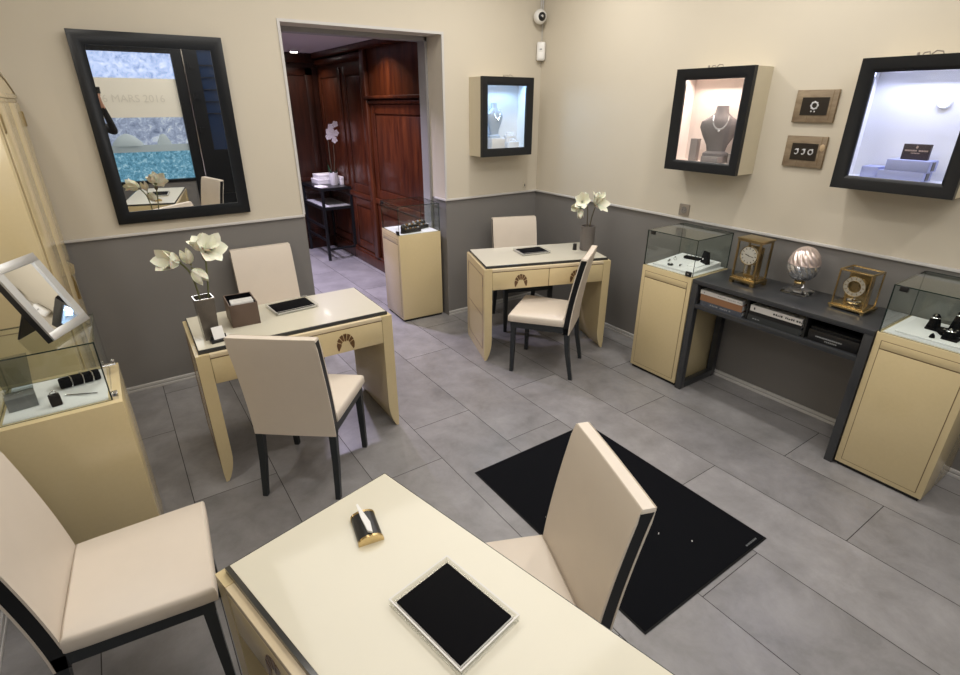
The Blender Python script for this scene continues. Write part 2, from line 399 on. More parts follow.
b.box(AX - .035, AX, .36, 1.75, 1.84, 1.87, 0, bevel=.006); b.box(AX - .06, AX, .36, 1.75, 1.885, 1.915, 0, bevel=.008)
b.box(AX - .05, AX, 1.70, 1.80, .16, AZ, 0, bevel=.008)
for y0, y1 in ((1.82, 2.42), (2.50, 3.24)):
    panel_wall(b, y0, y1, .18, .79); panel_wall(b, y0, y1, .87, 2.22)
b.box(AX - .025, AX, 1.80, AY, .80, .86, 0, bevel=.008); b.box(AX - .05, AX, 1.80, AY, 2.27, 2.33, 0, bevel=.01); b.box(AX - .08, AX, .36, AY, 2.35, AZ, 0, bevel=.01)
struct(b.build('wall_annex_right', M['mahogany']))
b = MB(); b.box(-4.7, AX, AY, AY + .1, 0, AZ)
for x0, x1 in ((-1.75, -.98), (-2.6, -1.8), (-3.5, -2.65), (-4.5, -3.55)):
    for z0, z1 in ((.18, .8), (.86, 2.25)):
        b.box(x0, x0 + .085, AY - .014, AY, z0, z1, 0, bevel=.004); b.box(x1 - .085, x1, AY - .014, AY, z0, z1, 0, bevel=.004)
        b.box(x0, x1, AY - .014, AY, z0, z0 + .085, 0, bevel=.004); b.box(x0, x1, AY - .014, AY, z1 - .085, z1, 0, bevel=.004)
b.box(-4.7, AX, AY - .03, AY, 0, .14, 0, bevel=.006); b.box(-4.7, AX, AY - .06, AY, 2.3, AZ, 0, bevel=.01)
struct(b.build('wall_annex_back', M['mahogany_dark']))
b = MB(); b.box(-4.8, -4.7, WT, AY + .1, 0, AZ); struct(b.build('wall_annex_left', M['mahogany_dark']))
def downlight(loc, label):
    t = thing('ceiling_downlight', label, 'lamp', loc)
    b = MB(); b.ring((0, 0, -.004), (0, 0, 1), .05, .008, 32, 8); b.build('trim_ring', M['chrome'], t)
    b = MB(); b.cyl((0, 0, -.018), (0, 0, 0), .040, .045, n=24); b.build('lens', M['lamp_white'], t)
    return t
downlight((-1.245, 3.0, AZ - .002), 'small bright recessed ceiling downlight seen through the doorway')

# ------------------------------------------------------------------ chairs
def make_chair(label, loc, rz):
    t = thing('upholstered_chair', label, 'chair', loc, rz, 'cream leather chairs with charcoal legs')
    b = MB()
    prof = []                                                # seat: tapered cushion with a softly crowned top
    for z, k in ((.408, .985), (.415, 1.0), (.445, 1.0), (.457, .985), (.463, .95)):
        ring = []
        for (x, y) in ((.232, .252), (.210, -.150), (-.210, -.150), (-.232, .252)): ring.append((x, y, z))
        pts = []
        for i in range(4):
            p, q = Vector(ring[i]), Vector(ring[(i + 1) % 4])
            for k2 in range(8):
                s_ = k2 / 8; pt = p.lerp(q, s_); cxy = Vector((0, .045, z))
                pts.append(tuple(cxy + (pt - cxy) * (k if k2 else k - .008)))
        prof.append(pts)
    b.loft(prof); b.build('seat', M['leather'], t)
    def YC(z): return -.160 - .092 * max(0, (z - .345) / .555) ** 1.5
    def slab(xw, yoff0, yoff1, z0, z1, n=12, bow=.003, topround=True):
        rings = []
        for i in range(n + 1):
            u = i / n; z = z0 + (z1 - z0) * u
            yc = YC(z)
            w = xw
            th0, th1 = yoff0, yoff1
            if topround and i == n: th0, th1, w = yoff0 + .003, yoff1 - .003, w - .003
            r = []
            m = 7
            for k in range(m): xx = -w + 2 * w * k / (m - 1); r.append((xx, yc + th1 - bow * (1 - (xx / w) ** 2) * .8, z))
            for k in range(m): xx = w - 2 * w * k / (m - 1); r.append((xx, yc + th0 - bow * (1 - (xx / w) ** 2) * .8, z))
            rings.append(r)
        return rings
    b = MB(); b.loft(slab(.204, .014, .0205, .43, .905)); b.loft(slab(.2035, -.025, .016, .893, .905, 2)); b.build('backrest', M['leather'], t)
    b = MB(); b.loft(slab(.204, -.029, -.0225, .350, .905)); b.build('back_panel', M['leather'], t)
    b = MB()
    for sx in (-1, 1):
        rings = []
        for i in range(11):
            z = .350 + (.893 - .350) * i / 10; yc = YC(z)
            x0, x1 = sx * .172, sx * .2025
            rings.append([(x0, yc - .0235, z), (x1, yc - .0235, z), (x1, yc + .0145, z), (x0, yc + .0145, z)])
        b.loft(rings, smooth=False)
    b.box(-.175, .175, -.178, -.160, .40, .43)
    b.build('back_frame', M['black_frame'], t)
    b = MB(); b.box(-.21, .21, .205, .235, .36, .409, 0, bevel=.003); b.box(-.19, .19, -.172, -.150, .36, .409)
    for sx in (-1, 1):
        b.prism([(sx * .218, .235), (sx * .19, .235), (sx * .172, -.172), (sx * .2015, -.172)], 'z', .36, .409)
    b.build('seat_frame', M['black_leg'], t)
    def leg(x0, y0, x1, y1, w0, w1, z1=.40):
        b = MB(); q = lambda x, y, w, z: [(x - w, y - w, z), (x + w, y - w, z), (x + w, y + w, z), (x - w, y + w, z)]
        b.loft([q(x0, y0, w0, 0), q((x0 + x1) / 2, y0 * .35 + y1 * .65, (w0 + w1) / 2, .2), q(x1, y1, w1, z1)], smooth=False); b.build('leg', M['black_leg'], t)
    for sx in (-1, 1):
        leg(sx * .203, .222, sx * .200, .215, .0125, .018); leg(sx * .190, -.222, sx * .184, -.1665, .0125, .0185)
    return t
chair = make_chair('cream chair seen from behind, drawn up to the desk with flowers and taupe box', (-2.806, -1.556, 0), rad(-38.5))
again(chair, 'cream chair in profile in front of the corner desk', (-.923, -1.30, 0), rad(35.2))
again(chair, 'cream chair behind the corner desk, between it and the grey wainscot corner', (-.54, -.478, 0), rad(180 - 21))
again(chair, 'cream chair backed against the wall below the big black framed mirror', (-2.612, -.325, 0), rad(180 - 1))
again(chair, 'cream chair standing over the black floor mat, tucked under the nearest desk', (-2.635, -3.105, 0), rad(69.5))
again(chair, 'nearest cream chair at lower left, in front of the left glass showcase', (-3.640, -2.312, 0), rad(-94.5))

# ------------------------------------------------------------------ desks
def fan(b, cx, y, cz, R=.050, r=.025):
    n = 7; V = 1.28
    for i in range(n):
        a0 = PI * (i + .09) / n; a1 = PI * (i + .91) / n; k = 6; pts = []
        ro = R * (1.0 + .10 * math.sin(PI * (i + .5) / n)); ri = r * (.80 if i == 3 else .95 if i in (2, 4) else 1)
        for j in range(k + 1): a = a0 + (a1 - a0) * j / k; pts.append((cx + ro * math.cos(a), cz + V * ro * math.sin(a)))
        for j in range(k + 1): a = a1 + (a0 - a1) * j / k; pts.append((cx + ri * math.cos(a), cz + V * ri * math.sin(a)))
        if i == 0: pts = pts[1:k + 1] + pts[k + 1:-1] + [(cx + R - .010, cz - .026), (cx + R - .003, cz - .022), (cx + R, cz)]
        if i == n - 1: pts = pts[:k] + [(cx - R, cz), (cx - R + .003, cz - .022), (cx - R + .010, cz - .026)] + pts[k + 2:]
        b.prism(pts, 'y', y - .0012, y)
def make_desk(label, loc, rz):
    t = thing('writing_desk', label, 'desk', loc, rz, 'cream lacquered desks with fan inlays')
    W, F, Bk, T = .505, -.27, .27, .06
    for s in (-1, 1):
        b = MB(); pts = [(s * W, .735), (s * W, .06), (s * (W - .004), 0), (s * (W - .018), 0)]
        for k in range(1, 7): u = k / 6; pts.append((s * (W - .018 - (T - .018) * math.sin(u * PI / 2)), .17 * u ** 1.2))
        pts += [(s * (W - T), .735)]
        b.prism(pts, 'y', F, Bk); p = b.build('side_panel', M['lacquer'], t)
        b = MB(); x0, x1 = (s * W, s * (W + .0015)); X = (min(x0, x1), max(x0, x1))
        y0, y1, z0, z1 = F + .05, Bk - .05, .085, .68
        for a in (y0, y1 - .004): b.box(*X, a, a + .004, z0, z1)
        for a in (z0, z1 - .004, .36): b.box(*X, y0, y1, a, a + .004)
        for yy in (y0, y1):
            for zz in (z0 + .05, z1 - .05):
                b.box(*X, yy - .009, yy + .009, zz - .034, zz - .024); b.box(*X, yy - .009, yy + .009, zz + .024, zz + .034)
                b.box(*X, yy - .005, yy + .005, zz - .024, zz + .024)
        tag(b.build('side_inlay', M['inlay'], p), 'dark walnut line inlay')
    b = MB(); b.box(-W + T + .001, W - T - .001, F, Bk, .714, .735, 0, bevel=.0015); b.build('top_board', M['lacquer_pale'], t)
    b = MB(); b.box(-W + T, W - T, F + .02, Bk - .01, .578, .714); b.box(-W + T, W - T, F + .004, F + .021, .703, .714, 1); b.box(-.0025, .0025, F + .004, F + .021, .578, .714, 1)
    b.build('carcass', [M['lacquer'], M['seam']], t)
    for s in (-1, 1):
        b = MB(); xa, xb = (.0025, W - T - .002) if s > 0 else (-W + T + .002, -.0025)
        b.box(xa, xb, F + .0005, F + .02, .575, .708, 0, bevel=.0015); d = b.build('drawer', M['lacquer'], t)
        b = MB(); fan(b, (xa + xb) / 2, F + .0005, .614); tag(b.build('fan_inlay', M['inlay'], d), 'dark walnut fan inlay')
    gx, g0, g1 = .488, -.249, .262
    b = MB(); b.box(-gx, gx, g0, g1, .735, .7525, 1, bevel=.001); b.box(-gx + .005, gx - .005, g0 + .012, g1 - .004, .7525, .7545, 0)
    tag(b.build('glass_top', [M['under_glass'], M['top_edge']], t), 'cream backed glass top with dark edge')
    return t
desk = make_desk('cream desk with fan inlaid drawer, holding flowers, taupe box and black tray', (-2.735, -1.13, 0), rad(-1.2))
again(desk, 'cream desk standing in the corner, its left side panel inlaid with dark lines', (-.729, -.905, 0), rad(-19.6))
again(desk, 'nearest cream desk, cropped by the bottom edge, with pen rest and black tray', (-3.023, -3.231, 0), rad(-77))
GT = .7547
def on_desk(loc, rz, x, y):
    return (loc[0] + x * math.cos(rz) - y * math.sin(rz), loc[1] + x * math.sin(rz) + y * math.cos(rz), GT)

# ------------------------------------------------------------------ floor mat
t = thing('floor_mat', 'black rectangular carpet mat lying on the grey tiles', 'mat', (-1.692, -2.652, 0))
b = MB(); b.box(-.424, .424, -.577, .577, .0005, .0045, 0, bevel=.002); b.build('rubber_base', M['mat_edge'], t)
b = MB(); b.box(-.416, .416, -.569, .569, .0045, .0075, 0, bevel=.001); b.build('pile', M['mat_black'], t)
b = MB()
xx = -.002
for k, w in enumerate((.010, .006, .008, .005, .009, .006, .010, .007, .008)):
    b.box(.300 + xx, .300 + xx + w * .8, -.555, -.547, .0075, .0079); xx += w + .0015
tag(b.build('printed_name', mat('dim_print', (.11, .115, .12), .8), t), 'small grey line of print at the corner')
b = MB(); b.ball((.12, -.395, .0085), .004, 0, 1); b.ball((.03, -.28, .008), .0028, 0, 1); b.ball((.036, -.276, .008), .0022, 0, 1); b.ball((-.33, .1, .008), .002, 0, 1)
single(b.build('lint_specks', M['white'], None), 'tiny white lint specks on the black floor mat', 'lint', (-1.692, -2.652, 0))['kind'] = 'stuff'

# ------------------------------------------------------------------ trays on desks
def make_tray(label, loc, rz):
    t = thing('presentation_tray', label, 'tray', loc, rz, 'acrylic presentation trays with black pads')
    a, d, h, w = .1225, .092, .022, .004
    b = MB(); b.box(-a, a, -d, d, 0, .003)
    b.box(-a, a, -d, -d + w, .003, h); b.box(-a, a, d - w, d, .003, h); b.box(-a, -a + w, -d + w, d - w, .003, h); b.box(a - w, a, -d + w, d - w, .003, h)
    for f in b.bm.faces:
        f.normal_update(); c = f.calc_center_median(); f.material_index = 1 if (f.normal.z > .9 and c.z > h - .001) else 0
    b.build('acrylic_tray', [M['acrylic'], M['acrylic_edge']], t)
    b = MB(); b.box(-a + .012, a - .012, -d + .010, d - .010, .0032, .0115); tag(b.build('white_base', M['white'], t), 'white card edge')
    b = MB(); b.box(-a + .014, a - .014, -d + .012, d - .012, .0115, .0165, 0, bevel=.0015); tag(b.build('velvet_pad', M['black'], t), 'black velvet pad')
    return t
tray = make_tray('clear tray with black velvet pad on the nearest desk', (-2.965, -3.254, GT), rad(-79))
again(tray, 'clear tray with black velvet pad beside the taupe box', (-2.68, -1.02, GT), rad(4))
again(tray, 'clear tray with black velvet pad on the corner desk', (-.735, -.845, GT), rad(-13))

# ------------------------------------------------------------------ pen rest and pen
t = thing('pen_rest', 'black half round pen rest with gold ends on the nearest desk', 'pen rest', (-3.025, -2.898, GT), rad(170))
def arch(b, r, x0, x1, mi=0, flat=.55, n=14, lift=0.):
    pts = [(r * math.cos(PI * k / n), lift + r * flat * math.sin(PI * k / n)) for k in range(n + 1)]
    b.prism(pts, 'y', x0, x1, mi, smooth=True)
b = MB(); arch(b, .033, -.048, .050, lift=.008); b.box(-.033, .033, -.048, .05, .0, .008); b.build('barrel', M['black_gloss'], t)
b = MB(); arch(b, .0345, .046, .0535, lift=.008); b.box(-.0345, .0345, .046, .0535, 0, .008); tag(b.build('end_cap', M['gold'], t), 'shiny gold oval end')
b = MB(); arch(b, .0345, -.0535, -.046, lift=.008); b.box(-.0345, .0345, -.0535, -.046, 0, .008); tag(b.build('end_cap', M['gold'], t), 'gold rear end')
b = MB(); b.prism([(-.004, .048), (.007, .040), (.006, -.02), (.001, -.075), (-.004, -.075), (-.011, .01)], 'z', .0295, .0345)
b.prism([(.001, .046), (.007, .040), (.0065, -.02), (.002, -.07)], 'z', .0345, .037)
single(b.build('letter_opener', M['white_plastic'], None), 'white pointed pen lying across the black and gold rest', 'pen', (-3.027, -2.898, GT), rad(176))

# ------------------------------------------------------------------ taupe box with cards
t = thing('card_box', 'taupe leather open box filled with white cards, on the flower desk', 'box', (-2.955, -1.065, GT), rad(-2))
b = MB(); W_, D_, Hh, th = .070, .098, .122, .006
b.box(-W_, W_, -D_, D_, 0, .006); b.box(-W_, W_, -D_, -D_ + th, .006, Hh, 0, bevel=.0015); b.box(-W_, W_, D_ - th, D_, .006, Hh, 0, bevel=.0015)
b.box(-W_, -W_ + th, -D_ + th, D_ - th, .006, Hh); b.box(W_ - th, W_, -D_ + th, D_ - th, .006, Hh); b.build('box_body', M['brown_leather'], t)
b = MB(); i = .0065; b.box(-W_ + i, W_ - i, -D_ + i, D_ - i, .0062, .0075)
for (x0, x1, y0, y1) in ((-W_ + th, -W_ + th + .001, -D_ + i, D_ - i), (W_ - th - .001, W_ - th, -D_ + i, D_ - i), (-W_ + i, W_ - i, D_ - th - .001, D_ - th), (-W_ + i, W_ - i, -D_ + th, -D_ + th + .001)):
    b.box(x0, x1, y0, y1, .008, Hh - .002)
tag(b.build('lining', M['black'], t), 'black lining')
b = MB()
for k in range(9):
    y0 = -.086 + k * .0075; b.box(-.056 + .001 * (k % 3), .054 + .001 * (k % 2), y0, y0 + .0055, .008, .128 + .002 * ((k * 5) % 3), mtx=None)
single(b.build('cards_stack', M['white'], None), 'stack of white cards standing in the taupe box', 'cards', (-2.955, -1.065, GT), rad(-2))

# ------------------------------------------------------------------ flowers
def petal(b, c, d, side, L, Wd, curl, cup, mi=0, nu=8, nv=5):
    """petal from c growing along d, curling back by curl radians; side = width direction"""
    d = Vector(d).normalized(); side = Vector(side); side = (side - d * side.dot(d)).normalized(); nrm = side.cross(d)
    rows = []; p = Vector(c); ang = -cup; step = L / nu
    for i in range(nu + 1):
        u = i / nu; w = Wd * (math.sin(PI * min(1, (u * .93 + .06)) ** .8) ** .75) * (1 if u < .98 else .35)
        t_ = d * math.cos(ang) + nrm * math.sin(ang); nn = nrm * math.cos(ang) - d * math.sin(ang)
        rows.append([p + side * (w * (k / (nv - 1) * 2 - 1)) + nn * (.22 * w * (1 - (k / (nv - 1) * 2 - 1) ** 2)) for k in range(nv)])
        p = p + t_ * step; ang += (curl + cup) / nu
    V = [[b.bm.verts.new(q) for q in r] for r in rows]
    for a, e in zip(V, V[1:]):
        for k in range(nv - 1):
            f = b.bm.faces.new((a[k], a[k + 1], e[k + 1], e[k])); f.smooth = True; f.material_index = mi
def blossom(parent, c, axis, L=.062, W=.021, open_=.85, curl=.5, m='petal', stamens=True, seed=0):
    rs = random.Random(seed); ax = Vector(axis).normalized(); u = ax.orthogonal().normalized(); v = ax.cross(u); b = MB(); c = Vector(c)
    for ring_, k0 in ((0, 0.), (1, .5)):
        for k in range(3):
            a = 2 * PI * (k + k0 + rs.uniform(-.06, .06)) / 3; r = u * math.cos(a) + v * math.sin(a)
            op = open_ + rs.uniform(-.1, .12) + .05 * ring_
            d = ax * math.cos(op * .55) + r * math.sin(op * .55)
            sd = ax.cross(r)
            petal(b, c + r * .004, d, sd, L * rs.uniform(.92, 1.08), W * rs.uniform(.95, 1.15), curl + rs.uniform(-.05, .3), .25)
    b.tube([c - ax * .022, c - ax * .008, c + ax * .004], [.003, .006, .008], 8, 1)
    if stamens:
        for k in range(5):
            a = 2 * PI * k / 5; r = u * math.cos(a) + v * math.sin(a)
            b.tube([c, c + ax * .03 + r * .006, c + ax * .042 + r * .014], .0011, 5, 2)
    return b.build('blossom', [M[m], M['stem'], M['dial']], parent)
def bud(parent, c, axis, L=.045, W=.013):
    ax = Vector(axis).normalized(); b = MB(); u = ax.orthogonal().normalized(); v = ax.cross(u); c = Vector(c)
    for k in range(4):
        a = 2 * PI * k / 4; r = u * math.cos(a) + v * math.sin(a)
        petal(b, c + r * .002, ax * .95 + r * .3, ax.cross(r), L, W, -.45, -.25, 0, 7, 5)
    b.tube([c - ax * .014, c], [.003, .006], 8, 1)
    return b.build('bud', [M['petal'], M['stem']], parent)
def stem_part(t, pts, r=.0042, m='stem'):
    P = [Vector(p) for p in pts]; out = []
    for i in range(len(P) - 1):
        p0, p1, p2, p3 = P[max(i - 1, 0)], P[i], P[i + 1], P[min(i + 2, len(P) - 1)]
        for k in range(5):
            s = k / 5; out.append(.5 * ((2 * p1) + (p2 - p0) * s + (2 * p0 - 5 * p1 + 4 * p2 - p3) * s * s + (3 * p1 - p0 - 3 * p2 + p3) * s ** 3))
    out.append(P[-1]); b = MB(); b.tube(out, r, 8); return b.build('stem', M[m], t)
# vase on the flower desk
VX, VY = -3.142, -1.222
t = thing('square_vase', 'tall square taupe vase with white amaryllis on the left desk', 'vase', (VX, VY, GT), rad(3))
b = MB(); q = lambda w, z: [(-w, -w, z), (w, -w, z), (w, w, z), (-w, w, z)]
b.loft([q(.031, 0), q(.034, .004), q(.042, .212), q(.042, .215)], smooth=False, cap=False); b.loft([q(.042, .215), q(.0375, .215), q(.036, .15)], smooth=False, cap=False)
b.quad([(-.031, -.031, 0), (-.031, .031, 0), (.031, .031, 0), (.031, -.031, 0)]); b.quad([(-.036, -.036, .15), (.036, -.036, .15), (.036, .036, .15), (-.036, .036, .15)], 1)
bmesh.ops.remove_doubles(b.bm, verts=b.bm.verts, dist=1e-5)
b.build('vase_body', [M['taupe_glass'], M['black']], t)
b = MB()
for s in (-1, 1):
    b.box(-.0435, .0435, s * .041 - .002, s * .041 + .002, .212, .2165); b.box(s * .041 - .002, s * .041 + .002, -.0435, .0435, .212, .2165)
tag(b.build('rim', M['chrome'], t), 'bright metal rim')
ZB = GT + .155
def W3(x, z, y=-1.222): return (x, y, z)
t = thing('amaryllis_stem', 'white amaryllis with one big outward bloom, leaning left from the square vase', 'flower', (VX, VY, ZB))
stem_part(t, [(-.014, 0, 0), (-.016, 0, .10), (-.03, -.004, .19), (-.062, -.012, .245)])
blossom(t, (-.072, -.014, .252), (-.72, -.5, .38), .105, .036, .75, .35, seed=3); bud(t, (-.014, -.014, .205), (.45, -.5, -.75), .085, .028); bud(t, (-.02, .0, .235), (-.25, -.2, 1), .075, .022)
t = thing('amaryllis_stem', 'white amaryllis with the large open bloom upright in the square vase', 'flower', (VX, VY, ZB))
stem_part(t, [(.016, .012, 0), (.034, .012, .10), (.052, .012, .255)])
b = MB(); b.lathe([(.005, 0), (.013, .014), (.015, .028), (.008, .036)], (.050, .012, .230), 12); b.build('seed_pod', M['dark_stem'], t)
blossom(t, (.060, .002, .282), (.38, -.75, .42), .10, .038, 1.3, .55, seed=5); blossom(t, (.056, .006, .285), (.2, -.6, .7), .085, .034, .8, .4, seed=21, stamens=False); blossom(t, (.046, .010, .29), (-.35, -.15, .9), .08, .030, .85, .35, seed=8, stamens=False)
t = thing('price_tag_holder', 'small white price card in a black holder before the square vase', 'price card', (-3.118, -1.296, GT), rad(8))
b = MB(); b.box(-.042, .042, -.020, .022, 0, .014, 0, bevel=.002); b.box(-.036, .036, .006, .012, .014, .03); b.build('holder', M['black_gloss'], t)
b = MB(); b.box(-.026, .026, -.0006, .0006, 0, .062); b.xf(Matrix.Translation((.002, -.006, .0145)) @ Matrix.Rotation(rad(-20), 4, 'X')); b.build('card', M['white'], t)
# vase on the corner desk
VBX, VBY = -.318, -1.035
t = thing('round_vase', 'round grey vase with white flowers on the corner desk', 'vase', (VBX, VBY, GT))
b = MB(); fl = lambda a, j: 1 + .012 * math.cos(28 * a)
b.lathe([(.050, 0), (.055, .006), (.056, .10), (.058, .19), (.0575, .195), (.052, .195), (.050, .12)], n=112, fn=fl); b.build('vase_body', M['grey_vase'], t)
b = MB(); b.cyl((0, 0, .165), (0, 0, .168), .051, n=32); tag(b.build('dark_mouth', M['black'], t), 'black inside the mouth')
ZBB = GT + .169
t = thing('amaryllis_stem', 'white flower spray leaning left out of the round grey vase', 'flower', (VBX, VBY, ZBB))
stem_part(t, [(-.012, 0, 0), (-.018, 0, .10), (-.030, .0, .19), (-.052, 0, .245)], m='dark_stem')
blossom(t, (-.10, -.012, .225), (-.55, -.6, .35), .095, .036, 1.0, .45, seed=11); bud(t, (-.135, -.014, .195), (-.85, -.2, -.1), .085, .028); bud(t, (-.12, -.018, .17), (-.2, -.3, -.8), .075, .024); bud(t, (-.05, .01, .235), (.15, .1, 1), .055, .018)
t = thing('amaryllis_stem', 'white open flower leaning right out of the round grey vase', 'flower', (VBX, VBY, ZBB))
stem_part(t, [(.014, 0, 0), (.032, 0, .09), (.058, 0, .16)], m='dark_stem')
blossom(t, (.066, -.004, .182), (.05, -.85, .40), .115, .036, 1.35, .4, seed=13); blossom(t, (.066, .004, .19), (.1, -.3, .9), .095, .030, .9, .3, seed=17, stamens=False)
b = MB(); b.cyl((0, 0, 0), (0, 0, .05), .017, .015, n=20); single(b.build('small_black_pot', M['black_gloss'], None), 'small black pot behind the left of the round grey vase', 'pot', (-.40, -.985, GT))

# ------------------------------------------------------------------ pedestal showcases
def pane_box(b, x0, x1, y0, y1, z0, z1):
    n0 = len(b.bm.faces); b.box(x0, x1, y0, y1, z0, z1); b.bm.faces.ensure_lookup_table()
    dims = (x1 - x0, y1 - y0, z1 - z0); thin = dims.index(min(dims))
    for f in b.bm.faces[n0:]:
        f.normal_update(); f.material_index = 0 if abs(f.normal[thin]) > .9 else 1
def make_showcase(label, loc, rz, door=True, d=.40, w=.40, hinge_side=1, clear_lock=True, i=.004, zt=1.047):
    """front faces local -y; origin at centre of base"""
    t = thing('pedestal_showcase', label, 'showcase', loc, rz, 'cream pedestals with glass display hoods')
    X, Y = w / 2, d / 2
    b = MB(); b.box(-X + .012, X - .012, -Y + .012, Y - .006, 0, .022); tag(b.build('plinth', M['dark_inside'], t), 'dark recessed plinth')
    b = MB(); b.box(-X, X, -Y, Y, .022, .80, 0, bevel=.002); b.build('cabinet', M['lacquer'], t)
    if door:
        for nm, z0, z1 in (('door', .05, .715), ('upper_panel', .721, .760)):
            b = MB(); b.box(-X + .028, X - .028, -Y - .0008, -Y, z0 - .003, z1 + .003, 1); b.box(-X + .031, X - .031, -Y - .003, -Y - .0005, z0, z1, 0, bevel=.0012)
            b.build(nm, [M['lacquer'], M['seam']], t)
    b = MB(); e = i + .014; b.box(-X + e, X - e, -Y + e, Y - e, .80, .804); tag(b.build('display_floor', M['white_cloth'], t), 'white display floor')
    g, z0, z1 = .005, .8005, zt; b = MB()
    pane_box(b, -X + i, X - i, -Y + i, -Y + i + g, z0, z1 - g); pane_box(b, -X + i, X - i, Y - i - g, Y - i, z0, z1 - g)
    pane_box(b, -X + i, -X + i + g, -Y + i + g, Y - i - g, z0, z1 - g); pane_box(b, X - i - g, X - i, -Y + i + g, Y - i - g, z0, z1 - g)
    pane_box(b, -X + i, X - i, -Y + i, Y - i, z1 - g, z1); b.build('glass_hood', [M['glass_case'], M['glass_edge']], t)
    b = MB()
    if clear_lock:
        hs = hinge_side
        b.box(hs * (X - .035) - .020, hs * (X - .035) + .020, -Y - .004, -Y + .012, .804, .834, 0, bevel=.002)
        b.ball((hs * (X - .035), -Y - .005, .82), .005, 1, 1); tag(b.build('lock', [M['black_gloss'], M['chrome']], t), 'small black lock')
        b = MB(); b.box(-X + .03, -X + .065, -Y - .001, -Y + .012, 1.02, 1.045, 0, bevel=.002); b.build('hinge', M['black_gloss'], t)
    else:
        b.cyl((hinge_side * (X - .03), -Y + .30, .835), (hinge_side * (X - .004), -Y + .30, .835), .009, n=14); b.ball((hinge_side * (X - .012), -Y + .30, .852), .008, 0, 1); b.box(hinge_side * (X - .02) - .010, hinge_side * (X - .02) + .010, -Y + .03, -Y + .06, .80, .825, 0, bevel=.002); tag(b.build('lock', M['chrome'], t), 'chrome lock')
    return t
P1 = make_showcase('cream glass topped pedestal left of the dark console, with white jewellery tray', (-.21, -1.880, 0), rad(-90))
again(P1, 'cream glass topped pedestal at the right picture edge, with black ring stands', (-.21, -3.336, 0), rad(-90))
P3 = again(P1, 'cream glass topped pedestal in the doorway, with black jewellery blocks', (-1.236, .262, 0), rad(-93.5))
P4 = make_showcase('cream glass topped pedestal at the left edge, carrying a small tilted mirror', (-3.74, -1.60, 0), rad(0), door=False, clear_lock=False, i=.030, zt=1.044)

# contents of the pedestal beside the console
ZD = .8045
t = thing('jewellery_tray', 'white raised tray of loose jewellery in the showcase left of console', 'tray', (-.205, -1.885, ZD))
b = MB(); b.prism([(-.165, 0), (.165, 0), (.165, .034), (-.165, .012)], 'y', -.155, .155); b.build('tray_body', M['white_cloth'], t)
b = MB(); b.box(-.06, .14, -.12, -.045, .0185, .0262, mtx=None); b.xf(Matrix.Rotation(rad(-3.8), 4, 'Y') @ Matrix.Translation((0, 0, .004))); b.build('recess_pad', M['case_white'], t)
def piece(kind, label, loc, m=('black_gloss', 'diamond'), s=1., group=None):
    b = MB()
    if kind == 'ring': b.ring((0, 0, .012 * s), (1, .3, 0), .011 * s, .002 * s, 20, 6, 0); b.ball((0, 0, .026 * s), .005 * s, 1, 1)
    elif kind == 'brooch':
        for k in range(6): a = 2 * PI * k / 6; b.ball((.010 * s * math.cos(a), .010 * s * math.sin(a), .004 * s), .006 * s, 0, 1)
        b.ball((0, 0, .007 * s), .006 * s, 1, 1)
    elif kind == 'stud': b.ball((-.006 * s, 0, .005 * s), .005 * s, 1, 1); b.ball((.008 * s, .004 * s, .005 * s), .005 * s, 0, 1)
    o = b.build('jewellery_piece', [M[m[0]], M[m[1]]], None)
    return single(o, label, 'jewellery', loc, 0, group)
def tz(x): return ZD + .012 + (x + .165) / .33 * .022 + .001
piece('brooch', 'black flower brooch at the front of the white jewellery tray', (-.33, -1.845, tz(-.125)), ('black_gloss', 'silver'), 1.3)
piece('stud', 'dark stud pair near the middle of the white jewellery tray', (-.30, -1.905, tz(-.095)), ('silver', 'black_gloss'), 1.5)
piece('stud', 'black stud pair at the left of the white jewellery tray', (-.27, -1.79, tz(-.065)), ('black_gloss', 'silver'), 1.4)
piece('ring', 'dark ring lying behind the black flower brooch', (-.22, -1.80, tz(-.015)), ('silver', 'black_gloss'), .9)
t = thing('ring_stand', 'low black ring block on the back of the white jewellery tray', 'ring stand', (-.12, -1.87, tz(.08)), rad(10))
b = MB(); b.box(-.02, .02, -.06, .06, 0, .018, 0, bevel=.006); b.build('block', M['black'], t)
b = MB()
for k in range(4): b.ball((0, -.04 + k * .027, .021), .006, 0, 1)
b.build('rings', M['chrome'], t)
t = thing('pendant_stand', 'small upright black pendant stand behind the white jewellery tray front corner', 'pendant stand', (-.145, -1.985, tz(.05)), rad(-20))
b = MB(); b.prism([(-.02, 0), (.02, 0), (.006, .085), (-.002, .085)], 'y', -.028, .028); b.build('easel', M['black'], t)
b = MB(); b.box(-.0215, -.0195, -.006, .006, .03, .042); b.build('pendant', M['chrome'], t)
# contents of the right-edge pedestal
b = MB(); b.box(-.15, .15, -.16, .16, 0, .007, 0, bevel=.003); single(b.build('display_pad', M['white_cloth'], None), 'white pad under the black ring stands at right edge', 'pad', (-.20, -3.345, ZD))
def ring_cone(label, x, y, h, r, gem=True, rz=0):
    t = thing('ring_stand', label, 'ring stand', (x, y, ZD + .0075), rz, 'black ring stands at the right edge')
    b = MB(); b.lathe([(r, 0), (r * .95, h * .15), (r * .72, h * .6), (r * .5, h * .9), (r * .3, h)], n=20); b.box(-r * 1.3, r * 1.3, -r * 1.5, r * .8, 0, h * .12, 0, bevel=.003); b.build('cone', M['black'], t)
    if gem:
        b = MB(); b.ring((0, 0, h * .78), (0, 0, 1), r * .62, .0035, 20, 6); b.ball((-r * .4, 0, h * .95), .008, 0, 1); b.build('ring', M['chrome'], t)
ring_cone('shorter black ring cone, left of the group at right edge', -.175, -3.285, .075, .030)
